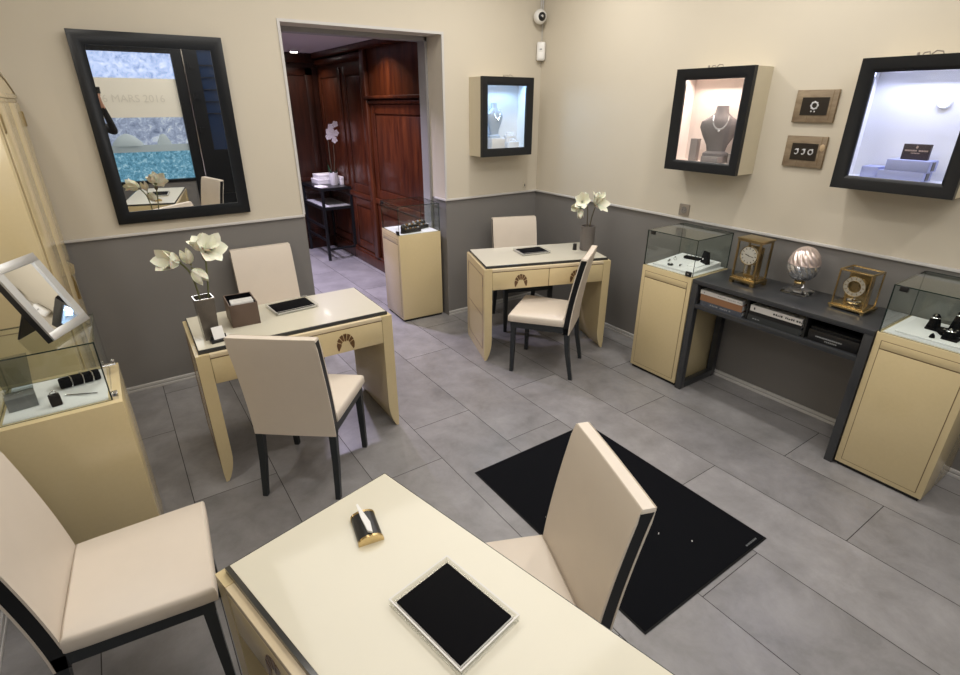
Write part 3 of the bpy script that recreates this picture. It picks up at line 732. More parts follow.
ring_cone('taller black ring cone behind the right edge group', -.12, -3.365, .105, .034)
ring_cone('low black ring cone at the front of the right edge group', -.265, -3.375, .05, .028)
t = thing('ring_roll', 'low black ring bar joining the cones at right edge', 'ring stand', (-.20, -3.36, ZD + .0075), rad(35))
b = MB(); b.box(-.035, .035, -.06, .05, 0, .022, 0, bevel=.006); b.build('bar', M['black'], t)
b = MB()
for k in range(4): b.ball((-.015, -.045 + .026 * k, .026), .006, 0, 1)
b.build('rings', M['chrome'], t)
b = MB(); b.lathe([(.012, 0), (.010, .012), (.003, .022)], n=14); single(b.build('ring_peg', M['black'], None), 'tiny lone black ring peg in front of the cones', 'ring stand', (-.315, -3.325, ZD + .0075))
# contents of the doorway pedestal
def block_set(label, x, y, rz, n):
    t = thing('jewellery_block', label, 'jewellery stand', (x, y, ZD), rz)
    b = MB(); b.box(-.085, .085, -.035, .035, 0, .03, 0, bevel=.004); b.box(-.08, .08, 0, .035, .03, .055, 0, bevel=.004); b.build('block', M['black_gloss'], t)
    b = MB(); rs = random.Random(n)
    for k in range(6): b.ball((-.065 + k * .026, -.015, .036), .008 + rs.random() * .004, k % 2, 1)
    for k in range(5): b.ball((-.055 + k * .027, .018, .062), .008 + rs.random() * .006, (k + 1) % 2, 1)
    b.build('jewels', [M['gem_amber'], M['diamond']], t)
block_set('black block of amber jewels at the front of the doorway showcase', -1.29, .15, rad(5), 4)
block_set('black block of pale jewels at the back of the doorway showcase', -1.16, .235, rad(15), 9)
b = MB(); b.lathe([(.024, 0), (.02, .03), (.022, .05), (.012, .075), (.004, .08)], n=16); single(b.build('ring_finger', M['black_gloss'], None), 'small black ring peg at the near corner of the doorway showcase', 'ring stand', (-1.375, .135, ZD))
# contents of the left pedestal
t = thing('acrylic_riser', 'clear acrylic cube riser at the left of the left showcase', 'display riser', (-3.845, -1.64, ZD), rad(8))
b = MB(); b.box(-.045, .045, -.035, .035, 0, .058, 0, bevel=.002); b.build('cube', M['acrylic'], t)
b = MB(); b.prism([(-.035, .06), (.045, .06), (.062, .20), (-.05, .20)], 'y', -.003, .003); b.build('upright_plate', glass('smoky_acrylic', (.72, .77, .80)), t)
b = MB(); b.box(-.043, .043, -.033, .033, .001, .05); b.build('grey_core', mat('grey_velvet_core', (.18, .18, .18), .7), t)
t = thing('ring_cube', 'black velvet ring cube in the left showcase', 'ring stand', (-3.743, -1.70, ZD), rad(12))
b = MB(); b.box(-.017, .017, -.017, .017, 0, .042, 0, bevel=.004); b.build('cube', M['black'], t)
b = MB(); b.ring((0, 0, .047), (0, 1, 0), .010, .0018, 20, 6); b.ball((0, 0, .058), .005, 0, 1); b.build('ring', M['chrome'], t)
t = thing('bracelet_bar', 'black bracelet bar with silver chains in the left showcase', 'bracelet stand', (-3.67, -1.545, ZD), rad(8))
b = MB(); b.box(-.068, .068, -.022, .022, 0, .036, 0, bevel=.007); b.build('bar', M['black'], t)
for x in (-.03, .008, .04):
    b = MB(); pts = [(x + .004 * math.sin(k), y, z) for k, (y, z) in enumerate([(-.026, .002), (-.0245, .02), (-.018, .039), (0, .0385), (.018, .039), (.0245, .02)])]
    b.tube(pts, .0022, 6); b.build('bracelet', M['chrome'], t)
b = MB(); b.cyl((-.055, 0, .004), (.055, 0, .004), .003, .0022, 8); b.ball((-.058, 0, .0045), .0045, 0, 1)
single(b.build('silver_pin', M['chrome'], None), 'thin silver pin lying beside the black ring cube', 'pin', (-3.665, -1.665, ZD), rad(-25))
# tilted counter mirror on the left pedestal
t = thing('counter_mirror', 'silver framed counter mirror tilted back on top of the left showcase', 'mirror', (-3.634, -1.618, 1.0525), math.atan2(.183, .103))
tilt = Matrix.Rotation(rad(-25), 4, 'X')
w, h = .107, .300; fr = .032
b = MB(); b.box(-w, w, .0, .022, .002, h)
for f in b.bm.faces: f.material_index = 0
b.xf(tilt); tag(b.build('backing', M['black_gloss'], t), 'black frame side')
b = MB(); b.box(-w, w, -.008, .0, .002, .002 + fr, 0, bevel=.002); b.box(-w, w, -.008, .0, h - fr, h, 0, bevel=.002); b.box(-w, -w + fr, -.008, 0, fr, h - fr, 0); b.box(w - fr, w, -.008, 0, fr, h - fr, 0)
b.xf(tilt); b.build('frame', M['silver'], t)
b = MB(); b.box(-w + fr, w - fr, -.002, -.0005, fr, h - fr); b.xf(tilt); b.build('mirror_glass', M['mirror'], t)
b = MB(); b.prism([(-.06, 0), (.06, 0), (.04, .19), (-.04, .19)], 'y', .0, .006); b.xf(Matrix.Translation((0, .150, -.008)) @ Matrix.Rotation(rad(22), 4, 'X')); b.build('easel_back', M['black_gloss'], t)

# ------------------------------------------------------------------ dark console with books, clocks, crystal
CX0, CX1, CY0, CY1 = -.42, -.004, -3.130, -2.092
t = thing('console_table', 'dark grey console with open cubby between two cream showcases', 'console table', (-.21, -2.611, 0), 0)
b = MB(); b.box(-.21, .205, -.519, .519, .772, .80, 0, bevel=.002); b.build('top', M['console'], t)
for s in (-1, 1):
    y0, y1 = (s * .519 - .042, s * .519) if s > 0 else (-.519, -.519 + .042)
    b = MB(); b.box(-.21, -.165, y0, y1, 0, .772, 0, bevel=.0015); b.box(.155, .20, y0, y1, 0, .772); b.box(-.165, .155, y0, y1, 0, .045, 0, bevel=.0015); b.build('leg_frame', M['console'], t)
b = MB(); b.box(-.208, .19, -.477, .477, .612, .640, 0, bevel=.0015); b.build('shelf', M['console'], t)
b = MB(); b.box(.18, .19, -.477, .477, .64, .772); b.box(-.19, .18, .470, .477, .64, .772); b.box(-.19, .18, -.477, -.470, .64, .772); b.box(-.19, .18, -.47, .47, .768, .772)
tag(b.build('cubby_lining', M['dark_inside'], t), 'black cubby lining')
for y in (.147, -.19):
    b = MB(); b.box(-.18, .18, y - .006, y + .006, .6402, .768); b.build('divider', M['dark_inside'], t)
def book(label, yc, w, z0, h, m, x=-.395, d=.22, group=None, text=None, rz=0, tm='ink', ts=.018, mark=False):
    t = thing('book', label, 'book', (x + d / 2, yc, z0), rz, group)
    b = MB(); b.box(-d / 2, d / 2, -w / 2, w / 2, 0, .003); b.box(-d / 2, d / 2, -w / 2, w / 2, h - .003, h); b.box(-d / 2, -d / 2 + .004, -w / 2, w / 2, .003, h - .003); b.build('cover', M[m], t)
    b = MB(); b.box(-d / 2 + .004, d / 2 - .004, -w / 2 + .004, w / 2 - .004, .003, h - .003); b.build('pages', M['white'], t)
    if text or mark:
        b = MB()
        if mark: b.box(-d / 2 - .0008, -d / 2, w / 2 - .03, w / 2 - .022, h * .3, h * .7)
        if text:
            y = text[0]
            for k in range(text[1]):
                ww = .006 + .006 * ((k * 7) % 4) / 3
                if (k * 5) % 6: b.box(-d / 2 - .0008, -d / 2, y - ww * .8, y, h / 2 - ts / 2, h / 2 + ts / 2 * (1 if k % 3 else .4))
                y -= ww + .002
        b.build('spine_print', M[tm], t)
    return t
Zs = .6405
book('blue grey book at the bottom of the left cubby pile', -2.297, .285, Zs, .030, 'spine_blue', group='books in the console cubby', text=(.08, 14), tm='ink_grey', ts=.009)
book('tan brown book in the middle of the left cubby pile', -2.293, .285, Zs + .0305, .042, 'spine_brown', group='books in the console cubby')
book('white spined book on top of the left cubby pile', -2.289, .285, Zs + .073, .026, 'spine_white', group='books in the console cubby', text=(.03, 16), tm='ink_grey', ts=.005, mark=True)
book('charcoal book beneath the white book in the middle cubby', -2.632, .31, Zs, .038, 'spine_grey', group='books in the console cubby', text=(.13, 5), tm='ink_grey', ts=.006)
book('black book in the middle of the centre cubby pile', -2.632, .305, Zs + .0385, .024, 'black_gloss', group='books in the console cubby')
book('thick white spined book on top of the centre cubby pile', -2.634, .30, Zs + .063, .036, 'spine_white', group='books in the console cubby', text=(.02, 17), ts=.011, mark=True)
t = thing('presentation_box', 'black presentation box with small grey print in the right cubby', 'box', (-.28, -2.945, Zs), 0)
b = MB(); b.box(-.11, .10, -.13, .12, 0, .062, 0, bevel=.003); b.box(-.1105, .10, -.131, .121, .042, .0435, 0); b.build('box_body', M['black_gloss'], t)
b = MB(); y = .08
for k in range(13):
    ww = .006 + .005 * ((k * 7) % 3) / 2; b.box(-.1112, -.110, y - ww, y, .027, .034); y -= ww + .002
y = .03
for k in range(7): b.box(-.1112, -.110, y - .006, y, .012, .019); y -= .009
b.build('print', M['ink_grey'], t)
b = MB(); b.box(-.10, .10, -.12, .12, 0, .012, 0, bevel=.001); single(b.build('black_booklet', M['black_gloss'], None), 'thin black booklet lying on the black box in right cubby', 'booklet', (-.27, -2.945, Zs + .0625))

def four_glass_clock():
    t = thing('mantel_clock', 'brass four glass clock with white dial, leftmost on the console', 'clock', (-.212, -2.338, .8005), rad(-90 - 4)); t.scale = (.93, .93, .93)
    # local: front -y, width along x
    W, Dp, Ht = .078, .062, .308
    b = MB()
    for sx in (-1, 1):
        for sy in (-1, 1): b.box(sx * (W - .002) - .012, sx * (W - .002) + .012, sy * Dp - .012, sy * Dp + .012, 0, .018)
    b.box(-W - .012, W + .012, -Dp - .012, Dp + .012, .018, .042, 0, bevel=.003); b.box(-W - .004, W + .004, -Dp - .004, Dp + .004, .042, .05, 0, bevel=.002); b.build('base', M['gold'], t)
    b = MB(); b.box(-W - .006, W + .006, -Dp - .006, Dp + .006, Ht - .022, Ht - .008, 0, bevel=.002); b.box(-W - .012, W + .012, -Dp - .012, Dp + .012, Ht - .010, Ht, 0, bevel=.003); b.build('top', M['old_gold'], t)
    for sx in (-1, 1):
        for sy in (-1, 1):
            b = MB(); b.box(sx * W - .0055, sx * W + .0055, sy * Dp - .0055, sy * Dp + .0055, .05, Ht - .022); b.build('pillar', M['old_gold'], t)
    b = MB()
    pane_box(b, -W, W, -Dp - .001, -Dp + .001, .05, Ht - .022); pane_box(b, -W, W, Dp - .001, Dp + .001, .05, Ht - .022)
    pane_box(b, -W - .001, -W + .001, -Dp, Dp, .05, Ht - .022); pane_box(b, W - .001, W + .001, -Dp, Dp, .05, Ht - .022); b.build('glass_panes', [M['glass'], M['glass']], t)
    rot = Matrix.Translation((-.003, 0, .195)) @ Matrix.Rotation(rad(90), 4, 'X')
    b = MB(); b.lathe([(.001, .030), (.059, .030), (.062, .034), (.062, .042), (.057, .044), (.001, .044)], n=40, mtx=rot); d = b.build('dial', M['dial'], t)
    b = MB(); b.ring((-.003, -.0445, .195), (0, 1, 0), .0605, .0028, 40, 8); b.build('bezel', M['gold'], t)
    b = MB()
    for k in range(12):
        a = 2 * PI * k / 12; x, z = -.003 + .047 * math.sin(a), .195 + .047 * math.cos(a); r = Matrix.Translation((x, -.0446, z)) @ Matrix.Rotation(a, 4, 'Y')
        b.box(-.0022, .0022, -.0006, .0006, -.006, .006, mtx=r)
    for a, L, w2 in ((rad(285), .026, .0022), (rad(100), .036, .0016)):
        r = Matrix.Translation((-.003, -.0455, .195)) @ Matrix.Rotation(a, 4, 'Y'); b.box(-w2, w2, -.0006, .0006, -.006, L, mtx=r)
    b.ball((-.003, -.046, .195), .004, 0, 1); b.build('hands', M['ink'], d)
    b = MB(); b.cyl((0, -.02, .195), (0, .03, .195), .042, n=28); b.box(-.05, .05, .03, .036, .05, .25); b.build('movement', M['old_gold'], t)
    b = MB()
    for x in (-.022, .022): b.cyl((x, -.01, .065), (x, -.01, .135), .010, n=16, mi=1); b.cyl((x, -.01, .135), (x, -.01, .16), .002, n=8)
    b.box(-.035, .035, -.014, -.006, .058, .065); b.box(-.035, .035, -.014, -.006, .133, .139); b.build('pendulum', [M['old_gold'], M['chrome']], t)
four_glass_clock()
def atmos_clock():
    t = thing('mantel_clock', 'squat brass and glass clock with round ring dial, nearest the right showcase', 'clock', (-.165, -2.918, .8005), rad(-90 - 4)); t.scale = (.96, .96, .94)
    W, Dp, Ht = .082, .066, .235
    b = MB()
    for sx in (-1, 1):
        for sy in (-1, 1): b.cyl((sx * W, sy * Dp, 0), (sx * W, sy * Dp, .010), .010, n=14)
    b.box(-W - .014, W + .014, -Dp - .014, Dp + .014, .010, .024, 0, bevel=.003); b.box(-W - .004, W + .004, -Dp - .004, Dp + .004, .024, .030, 0, bevel=.002); b.build('base', M['gold'], t)
    b = MB()
    for s in (-1, 1):
        b.box(-W - .004, W + .004, s * Dp - .004, s * Dp + .004, Ht - .010, Ht, 0, bevel=.001); b.box(s * W - .004, s * W + .004, -Dp, Dp, Ht - .010, Ht, 0, bevel=.001)
    b.build('top_frame', M['gold'], t)
    for sx in (-1, 1):
        for sy in (-1, 1):
            b = MB(); b.box(sx * W - .0035, sx * W + .0035, sy * Dp - .0035, sy * Dp + .0035, .03, Ht - .010); b.build('pillar', M['gold'], t)
    b = MB()
    pane_box(b, -W, W, -Dp - .001, -Dp + .001, .03, Ht - .01); pane_box(b, -W, W, Dp - .001, Dp + .001, .03, Ht - .01); pane_box(b, -W - .001, -W + .001, -Dp, Dp, .03, Ht - .01); pane_box(b, W - .001, W + .001, -Dp, Dp, .03, Ht - .01)
    pane_box(b, -W, W, -Dp, Dp, Ht - .006, Ht - .004); b.build('glass_panes', [M['glass'], M['glass']], t)
    rot = Matrix.Translation((0, 0, .142)) @ Matrix.Rotation(rad(90), 4, 'X'); b = MB()
    b.lathe([(.034, .040), (.056, .040), (.058, .044), (.056, .048), (.034, .048), (.034, .040)], n=44, mtx=rot, cap=False); d = b.build('chapter_ring', M['silver_dial'], t)
    b = MB(); b.ring((0, -.047, .142), (0, 1, 0), .0575, .0022, 44, 8); b.ring((0, -.047, .142), (0, 1, 0), .0335, .002, 44, 8); b.build('bezel', M['gold'], d)
    b = MB()
    for k in range(12):
        a = 2 * PI * k / 12; r = Matrix.Translation((.0455 * math.sin(a), -.0485, .142 + .0455 * math.cos(a))) @ Matrix.Rotation(a, 4, 'Y'); b.box(-.002, .002, -.0006, .0006, -.006, .006, mtx=r)
    b.build('numerals', M['old_gold'], d)
    b = MB(); b.cyl((0, -.028, .142), (0, .02, .142), .036, n=28); b.cyl((0, -.036, .142), (0, -.028, .142), .018, n=20)
    for k in range(5): a = 2 * PI * k / 5; b.cyl((.024 * math.cos(a), -.034, .142 + .024 * math.sin(a)), (.024 * math.cos(a), -.026, .142 + .024 * math.sin(a)), .007, n=12)
    b.box(-.062, .062, .02, .026, .03, .215); b.build('movement', M['old_gold'], t)
    b = MB(); b.lathe([(.008, .032), (.034, .036), (.040, .044), (.040, .054), (.034, .06), (.008, .064)], n=28); b.cyl((0, 0, .064), (0, 0, .085), .004, n=8); b.build('torsion_pendulum', M['chrome'], t)
atmos_clock()
t = thing('crystal_egg', 'cut crystal egg on a square footed base, between the two clocks', 'ornament', (-.135, -2.607, .8005), rad(2))
b = MB(); sq = lambda a, j: 1 / max(abs(math.cos(a)), abs(math.sin(a))) ** .82
b.lathe([(.068, 0), (.074, .006), (.072, .014), (.05, .022), (.026, .034), (.022, .05), (.026, .056)], n=48, fn=sq); b.build('foot', M['crystal'], t)
b = MB(); b.ring((0, 0, .066), (0, 0, 1), .026, .005, 28, 8); b.cyl((0, 0, .056), (0, 0, .074), .026, n=24); tag(b.build('collar', M['gold'], t), 'gold collar')
def egg_prof(z0, z1, n):
    out = []
    for k in range(n + 1):
        z = z0 + (z1 - z0) * k / n; u = (z - .072) / .208; out.append((max(.004, .083 * math.sqrt(max(0, 1 - (abs(u - .44) / (.44 if u < .44 else .56)) ** 2.1))), z))
    return out
sw = lambda a, j: .93 + .12 * abs(math.sin(7 * a + j * .36)) ** .7
b = MB(); b.lathe(egg_prof(.074, .176, 16), n=168, fn=sw); b.build('bowl', M['crystal_bowl'], t)
b = MB(); b.ring((0, 0, .178), (0, 0, 1), .082, .004, 40, 8); b.build('rim', M['crystal_lid'], t)
b = MB(); b.lathe(egg_prof(.180, .2795, 16), n=168, fn=sw); b.build('lid', M['crystal_lid'], t)

# ------------------------------------------------------------------ wall display cases
def make_case(label, loc, rz, w, h, d, led, ledcol, light_e, inner=None):
    """local: back at y=0 on the wall, front towards -y, centred in x, z from 0"""
    t = thing('wall_display_case', label, 'display case', loc, rz, 'wall mounted display cases with black frames')
    X = w / 2; th = .014; fd = .030; fw = .064
    b = MB(); b.box(-X + .002, -X + th, -d + fd, 0, .002, h - .002); b.box(X - th, X - .002, -d + fd, 0, .002, h - .002); b.box(-X + th, X - th, -d + fd, 0, .002, th); b.box(-X + th, X - th, -d + fd, 0, h - th, h - .002)
    b.build('case_body', M['case_paint'], t)
    b = MB(); i = th; b.box(-X + i, X - i, -.006, -.001, i, h - i); b.box(-X + i, -X + i + .003, -d + fd, -.006, i, h - i); b.box(X - i - .003, X - i, -d + fd, -.006, i, h - i)
    b.box(-X + i, X - i, -d + fd, -.006, .05, .056); b.box(-X + i, X - i, -d + fd, -.006, h - .045, h - .04); tag(b.build('lining', inner or M['case_white'], t), 'pale lining')
    b = MB(); o = [(-X, 0), (X, 0), (X, h), (-X, h)]; n_ = [(-X + fw, fw), (X - fw, fw), (X - fw, h - fw), (-X + fw, h - fw)]
    m1 = [(-X + fw * .75, fw * .75), (X - fw * .75, fw * .75), (X - fw * .75, h - fw * .75), (-X + fw * .75, h - fw * .75)]
    for k in range(4):
        a, c = k, (k + 1) % 4
        for P, Q, y0, y1 in ((o, m1, -d - .002, -d + .004), (m1, n_, -d + .004, -d + .016)):
            b.quad([(P[a][0], y0, P[a][1]), (P[c][0], y0, P[c][1]), (Q[c][0], y1, Q[c][1]), (Q[a][0], y1, Q[a][1])])
        b.quad([(o[c][0], -d - .002, o[c][1]), (o[a][0], -d - .002, o[a][1]), (o[a][0], -d + fd, o[a][1]), (o[c][0], -d + fd, o[c][1])])
        b.quad([(n_[a][0], -d + .016, n_[a][1]), (n_[c][0], -d + .016, n_[c][1]), (n_[c][0], -d + fd, n_[c][1]), (n_[a][0], -d + fd, n_[a][1])])
        b.quad([(o[a][0], -d + fd, o[a][1]), (n_[a][0], -d + fd, n_[a][1]), (n_[c][0], -d + fd, n_[c][1]), (o[c][0], -d + fd, o[c][1])])
    bmesh.ops.remove_doubles(b.bm, verts=b.bm.verts, dist=1e-5); bmesh.ops.recalc_face_normals(b.bm, faces=b.bm.faces); b.build('frame', M['black_frame'], t)
    b = MB(); pane_box(b, -X + fw - .004, X - fw + .004, -d + .020, -d + .024, fw - .004, h - fw + .004); b.build('pane', [M['glass'], M['glass_edge']], t)
    b = MB(); b.tube([(-.03, -d + .02, h), (-.025, -d + .02, h + .010), (-.005, -d + .018, h + .013), (.0, -d + .015, h + .003)], .003, 6); b.tube([(.005, -d + .02, h + .003), (.02, -d + .02, h + .016), (.045, -d + .02, h + .011), (.05, -d + .018, h + .001)], .003, 6)
    b.cyl((-.045, -d + .012, h), (-.045, -d + .012, h + .012), .006, n=10); tag(b.build('hanging_wire', M['steel'], t), 'twist of wire on top of frame')
    b = MB(); b.cyl((0, -d * .5 - .01, h - .050), (0, -d * .5 - .01, h - .045), .028, n=24); b.build('led_lamp', led, t)
    L = D.lights.new('led_light', 'AREA'); L.shape = 'RECTANGLE'; L.size = w - 2 * fw - .04; L.size_y = .06; L.energy = light_e; L.color = ledcol
    lo = D.objects.new('led_light', L); COL.objects.link(lo); lo.parent = t; lo.location = (0, -d * .5 + .02, h - .055); lo.rotation_euler = (rad(-36), 0, 0)
    return t
def bust(label, loc, rz, h, w, m, chainm='diamond'):
    t = thing('necklace_bust', label, 'necklace stand', loc, rz)
    b = MB(); rings = []
    for z, hw, hd, y in ((0, .34, .20, .02), (.06, .33, .2, .02), (.10, .24, .12, .03), (.22, .27, .12, .03), (.40, .40, .16, .02), (.58, .50, .17, .0), (.70, .47, .16, -.0), (.78, .30, .14, .02), (.86, .17, .11, .04), (1.0, .15, .10, .06)):
        rings.append([(w * hw * math.cos(2 * PI * k / 20), y * w + w * hd * math.sin(2 * PI * k / 20), z * h) for k in range(20)])
    b.loft(rings); b.build('bust_form', M[m], t)
    b = MB(); n = 22; pts = []
    for k in range(n + 1):
        a = PI * (k / n) ; x = w * .19 * math.cos(a); z = h * (.82 - .28 * math.sin(a) ** .8); pts.append((x, -w * .16 - w * .05 * math.sin(a) + w * .05, z))
    b.tube(pts, .004, 6)
    for p in pts[3:-3]: b.ball(p, .0075, 0, 1)
    b.ball((0, -w * .185, h * .51), .009, 0, 1); b.build('necklace', M[chainm], t)
    return t
zc = 1.427; ch = .611
make_case('smallest lit wall case, left of the room corner, glowing blue white', (-.5035, 0, zc), 0, .527, ch, .20, M['led_cool'], (.36, .62, 1), 6.)
make_case('middle lit wall case on the right wall, glowing warm pink', (0, -1.851, zc), rad(-90), .524, ch, .20, M['led_warm'], (1, .80, .70), 9., mat('pink_case_lining', (.82, .75, .71), .7))
make_case('largest lit wall case at the right edge, glowing pale lilac', (0, -2.925, zc), rad(-90), .530, ch, .20, M['led_lilac'], (.60, .65, 1), 8.)
FL = zc + .0565
t = thing('display_plinth', 'pale plinth under the white bust in the blue lit case', 'display block', (-.565, -.09, FL))
b = MB(); b.box(-.07, .07, -.06, .06, 0, .085, 0, bevel=.003); b.build('block', M['white_bust'], t)
bust('white necklace bust with glittering necklace in the blue lit case', (-.565, -.09, FL + .0855), rad(14), .275, .20, 'blue_bust')
t = thing('bracelet_stand', 'stepped pale stand of bracelets at lower right of the blue lit case', 'bracelet stand', (-.385, -.09, FL), 0)
b = MB(); b.box(-.055, .055, -.045, .045, 0, .05, 0, bevel=.004); b.box(-.05, .05, -.0, .045, .05, .10, 0, bevel=.004); b.build('steps', M['white_bust'], t)
b = MB()
for z, y in ((.055, -.02), (.105, .02)):
    for k in range(3): b.ring((-.03 + .03 * k, y, z + .008), (1, 0, .2), .012, .003, 18, 6)
b.build('bracelets', M['diamond'], t)
bust('dark grey necklace bust with necklace in the pink lit case', (-.090, -1.885, FL + .0405), rad(-90 + 30), .30, .235, 'grey_bust')
b = MB(); b.box(-.06, .06, -.06, .06, 0, .04, 0, bevel=.002); single(b.build('display_plinth', M['grey_card'], None), 'grey plinth under the bust in the pink lit case', 'display block', (-.090, -1.885, FL), rad(-90))
b = MB(); b.box(-.026, .026, -.02, .02, 0, .14, 0, bevel=.002); single(b.build('card_stand', M['grey_card'], None), 'tall grey block left of the bust in the pink lit case', 'display block', (-.085, -1.725, FL), rad(-90))
b = MB(); b.box(-.03, .03, -.03, .03, 0, .06, 0, bevel=.002); single(b.build('card_stand', M['grey_card'], None), 'low grey block in front of the bust in the pink lit case', 'display block', (-.06, -2.005, FL), rad(-90))
for lab, y0, y1, z0, z1, x0, x1 in (('wide pale lilac box at the bottom, right edge case', -3.035, -2.84, 0, .045, -.145, -.03), ('smaller pale lilac box stacked on the wide one, right edge case', -3.045, -2.865, .0455, .098, -.14, -.03), ('flat pale lilac box left of the stack, right edge case', -2.832, -2.755, 0, .055, -.12, -.02)):
    t = thing('display_box', lab, 'box', ((x0 + x1) / 2, (y0 + y1) / 2, FL + z0), 0, 'pale lilac boxes in the right edge case')
    b = MB(); b.box((x0 - x1) / 2, (x1 - x0) / 2, (y0 - y1) / 2, (y1 - y0) / 2, 0, z1 - z0, 0, bevel=.002); b.build('box_body', M['lilac_box'], t)
    if y0 < -3: b = MB(); b.box(-.02, .02, (y0 - y1) / 2 - .002, (y0 - y1) / 2 + .003, .006, z1 - z0 - .006); tag(b.build('dark_tab', M['black_gloss'], t), 'dark end tab')
t = thing('brand_card', 'dark plum sign card with small pale print on the lilac boxes', 'sign', (-.085, -2.960, FL + .0985), rad(-90))
b = MB(); b.box(-.056, .056, -.012, .012, 0, .072, 0, bevel=.001); b.build('card', M['plum_card'], t)
b = MB(); x = -.046
for k in range(15):
    ww = .0042 + .002 * ((k * 7) % 3) / 2
    if k != 8: b.box(x, x + ww, -.0128, -.012, .0385, .0455)
    x += ww + .0012
x = -.018
for k in range(6): b.box(x, x + .0042, -.0128, -.012, .028, .033); x += .0062
b.prism([(-.004, .054), (.004, .052), (.006, .062), (0, .066), (-.003, .060)], 'y', -.0128, -.012); b.build('print', M['ink_gold'], t)
t = thing('glowing_puck', 'small round pale glowing disc on the back of the right edge case', 'lamp', (-.0065, -2.985, zc + .415), rad(-90))  # emissive disc in a pale ring, set on the case back
b = MB(); b.ring((0, -.004, 0), (0, 1, 0), .026, .006, 28, 8); b.build('puck_ring', M['case_white'], t)
b = MB(); b.cyl((0, -.006, 0), (0, 0, 0), .022, n=24); b.build('puck_disc', M['led_lilac'], t)

# ------------------------------------------------------------------ pictures, sockets, camera, sensor
def picture(label, y, z, kind):
    t = thing('framed_picture', label, 'picture', (0, y, z), rad(-90), 'plank framed photographs of rings')
    b = MB(); b.box(-.112, .112, -.018, 0, -.085, .085, 0, bevel=.003); b.build('plank_frame', M['oak'], t)
    b = MB(); b.box(-.100, -.098, -.0185, -.018, -.085, -.045); b.box(.084, .087, -.0186, -.018, -.07, .084); b.box(-.03, -.028, -.0185, -.018, -.085, -.05); b.build('plank_cracks', M['seam'], t)
    b = MB(); b.box(-.072, .072, -.0215, -.018, -.046, .046); pr = b.build('photo', mat('dark_photo_print', (.016, .012, .010), .3), t)
    b = MB()
    if kind == 0:
        b.ring((0, -.0222, .004), (0, 1, 0), .017, .004, 24, 6)
        for k in range(8): a = 2 * PI * k / 8; b.ball((.018 * math.cos(a), -.0222, .004 + .018 * math.sin(a)), .0062, 0, 1, (1, .3, 1))
        b.ball((-.012, -.0222, -.026), .005, 0, 1, (1, .3, 1)); b.ball((.006, -.0222, -.027), .005, 0, 1, (1, .3, 1))
    else:
        for x, tl in ((-.042, .4), (-.004, .5), (.038, .1)):
            b.ring((x, -.0222, .0), (tl, 1, 0), .013, .0035, 24, 6); b.ball((x + .008, -.0222, .012), .006, 0, 1, (1, .3, 1))
    b.build('pictured_rings', mat('pictured_silver', (.55, .55, .57), .5), pr)
    if kind == 1:
        b = MB(); b.ball((.094, -.018, .026), .02, 0, 2, (.7, .25, 1.0)); tag(b.build('wood_knot', mat('pale_wood_knot', (.45, .33, .2), .6), t), 'pale knot in the plank')
picture('upper plank framed photo of one jewelled ring between the wall cases', -2.400, 1.822, 0)
picture('lower plank framed photo of three rings between the wall cases', -2.400, 1.580, 1)
t = thing('wall_socket', 'square metal wall socket above the rail by the console showcase', 'socket', (0, -1.664, 1.135), rad(-90))
b = MB(); b.box(-.041, .041, -.009, 0, -.041, .041, 0, bevel=.002); b.build('plate', M['steel'], t)
b = MB(); b.ring((0, -.009, 0), (0, 1, 0), .021, .003, 28, 8); b.cyl((0, -.0095, 0), (0, -.006, 0), .019, n=24); b.ball((-.009, -.0098, 0), .0028, 1, 1); b.ball((.009, -.0098, 0), .0028, 1, 1); b.build('socket_well', [mat('socket_grey', (.2, .18, .16), .4), M['black']], t)
t = thing('cable_outlet', 'slim cream cable outlet on the wall left of the corner', 'outlet', (-.146, 0, 1.142), 0)
b = MB(); b.box(-.016, .016, -.008, 0, -.03, .03, 0, bevel=.002); b.build('plate', M['wall'], t)
b = MB(); b.box(-.004, .004, -.0095, -.008, -.018, .004); b.build('slot', M['black_gloss'], t)
t = thing('security_camera', 'white dome security camera high in the room corner', 'camera', (-.085, -.062, 2.505), rad(-22))
b = MB(); b.cyl((0, .075, 0), (0, .02, 0), .030, .034, 20); b.build('bracket', M['white_plastic'], t)
b = MB(); b.ball((0, 0, 0), .056, 0, 3); b.build('housing', M['white_plastic'], t)
b = MB(); b.ball((.0, 0, 0), .038, 0, 3); b.xf(Matrix.Translation((.002, -.026, -.002))); l = b.build('lens_dome', M['black_gloss'], t)
b = MB(); b.cyl((0.002, -.063, -.002), (0.002, -.0645, -.002), .010, n=16); b.build('lens', M['chrome'], l)
b = MB(); b.tube([(-.02, -.02, 2.54), (-.018, -.018, 2.75), (-.02, -.02, 3.0)], .006, 8); b.tube([(-.035, -.012, 2.54), (-.033, -.012, 2.75), (-.035, -.012, 3.0)], .005, 8)
single(b.build('camera_cable', M['rail'], None), 'pale cables rising from the security camera to the ceiling', 'cable')
b = MB(); b.tube([(-.012, -.012, 2.465), (-.012, -.012, 2.33)], .003, 8); single(b.build('sensor_cable', M['rail'], None), 'thin cable between security camera and motion sensor', 'cable')
t = thing('motion_sensor', 'white motion sensor in the corner below the security camera', 'sensor', (-.042, -.042, 2.18), rad(-45))
b = MB(); b.box(-.036, .036, -.022, .030, 0, .145, 0, bevel=.014, seg=3); b.build('housing', M['white_plastic'], t)
b = MB(); b.box(-.024, .024, -.026, -.020, .015, .065, 0, bevel=.003); b.build('lens_window', M['white'], t)
b = MB(); b.box(-.010, .010, -.0235, -.0215, .082, .092); b.build('indicator', M['ink_grey'], t)

